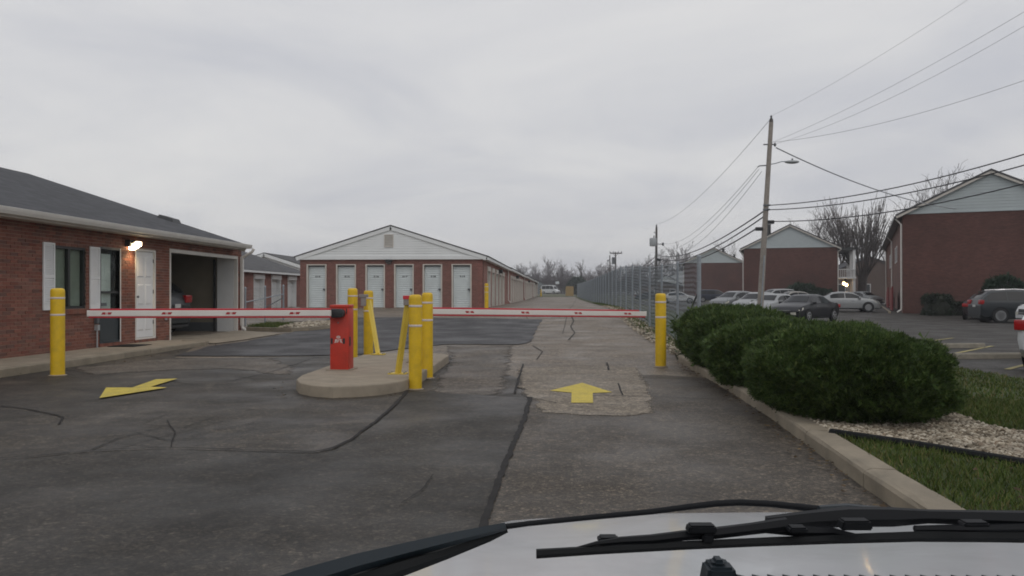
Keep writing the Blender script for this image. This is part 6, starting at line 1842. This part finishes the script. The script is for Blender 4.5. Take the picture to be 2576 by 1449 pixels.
rod('blade_bracket', [(1430, 1384, 5, .85), (1500, 1367, 11, .85), (1560, 1360, 20, .86), (1640, 1356, 24, .86), (1720, 1347, 26, .87), (1800, 1341, 30, .87), (1890, 1330, 30, .88), (1980, 1318, 34, .88)], 'wiper', w2, 6)
rod('blade_bracket', [(1900, 1332, 14, .88), (2000, 1336, 26, .88), (2090, 1337, 24, .885), (2160, 1350, 12, .885)], 'wiper', w2, 6)
for (px, py, ww, hh) in ((1530, 1355, 56, 14), (1764, 1328, 76, 20), (1778, 1350, 30, 22), (2005, 1330, 50, 14), (2150, 1318, 80, 24), (2450, 1316, 70, 12)):
    c = V(px, py, .865); s = .865 / FPX
    bm = bmesh.new(); bmesh.ops.create_cube(bm, size=1)
    for q in bm.verts: q.co = Vector((q.co.x * ww * s * (1 if q.co.z < 0 else .86), q.co.y * .016, q.co.z * hh * s))
    bmesh.ops.bevel(bm, geom=bm.edges[:], offset=.0018, segments=2, affect='EDGES')
    MB().frombm(bm, Matrix.Translation(c) @ Matrix.Rotation(A, 4, 'Z')).build('clip', 'wiper', w2)
rod('arm', [(1930, 1318, 40, .90), (2040, 1306, 44, .90), (2130, 1300, 52, .90), (2240, 1300, 50, .91), (2330, 1299, 36, .91), (2450, 1302, 38, .91), (2576, 1306, 44, .91), (2680, 1310, 50, .91)], 'wiper', w2, 6)
rod('arm_joint', [(2060, 1284, 26, .93), (2130, 1284, 36, .93), (2220, 1292, 34, .93)], 'wipergrey', w2, 6)
rod('lower_blade', [(2300, 1330, 16, .90), (2420, 1330, 22, .90), (2560, 1328, 26, .90), (2660, 1330, 30, .90)], 'wiper', w2, 6)
# washer nozzle and the ribbed cowl edge
c = V(1808, 1446, .80); s = .80 / FPX
nz = MB()
def lump(ww, hh, cx, cy, dp):
    bm = bmesh.new(); bmesh.ops.create_cube(bm, size=1)
    for q in bm.verts: q.co = Vector((q.co.x * ww * s * (1 if q.co.z < 0 else .74), q.co.y * dp, q.co.z * hh * s))
    bmesh.ops.bevel(bm, geom=bm.edges[:], offset=.003, segments=2, affect='EDGES')
    nz.frombm(bm, Matrix.Translation(V(cx, cy, .80)) @ Matrix.Rotation(A, 4, 'Z'))
lump(88, 60, 1808, 1447, .03); lump(40, 16, 1806, 1411, .018)
nz.build('washer_nozzle', 'wipergrey', ego, 30)
for k in range(20):
    px = 1872 + k * 39
    a = V(px, 1460 + k * .1, .78); s = .78 / FPX
    q = Matrix.Translation(a) @ Matrix.Rotation(A, 4, 'Z')
    MB().add([tuple(q @ Vector(v_)) for v_ in [(-14 * s, -.01, -30 * s), (20 * s, -.01, -30 * s), (20 * s, -.01, -1 * s), (-12 * s, -.01, 7 * s), (-14 * s, .01, -30 * s), (20 * s, .01, -30 * s), (20 * s, .01, -1 * s), (-12 * s, .01, 7 * s)]],
             [(0, 1, 2, 3), (7, 6, 5, 4), (3, 2, 6, 7), (0, 3, 7, 4), (1, 5, 6, 2)]).build('cowl_rib', 'wipergrey', ego)

# ================================================================== DAMP AIR
hz = MB().box(-1450, 1450, -330, 1550, -1.5, 34).build('haze', None)
hz['kind'] = 'stuff'; hz['label'] = 'thin damp haze over the whole place'; hz['category'] = 'haze'
hm = bpy.data.materials.new('haze_air'); hm.use_nodes = True
for q in list(hm.node_tree.nodes):
    if q.type != 'OUTPUT_MATERIAL': hm.node_tree.nodes.remove(q)
pv = hm.node_tree.nodes.new('ShaderNodeVolumePrincipled')
pv.inputs['Color'].default_value = (.90, .92, .96, 1); pv.inputs['Density'].default_value = .0007
hm.node_tree.links.new(pv.outputs[0], [q for q in hm.node_tree.nodes if q.type == 'OUTPUT_MATERIAL'][0].inputs['Volume'])
hz.data.materials.append(hm)
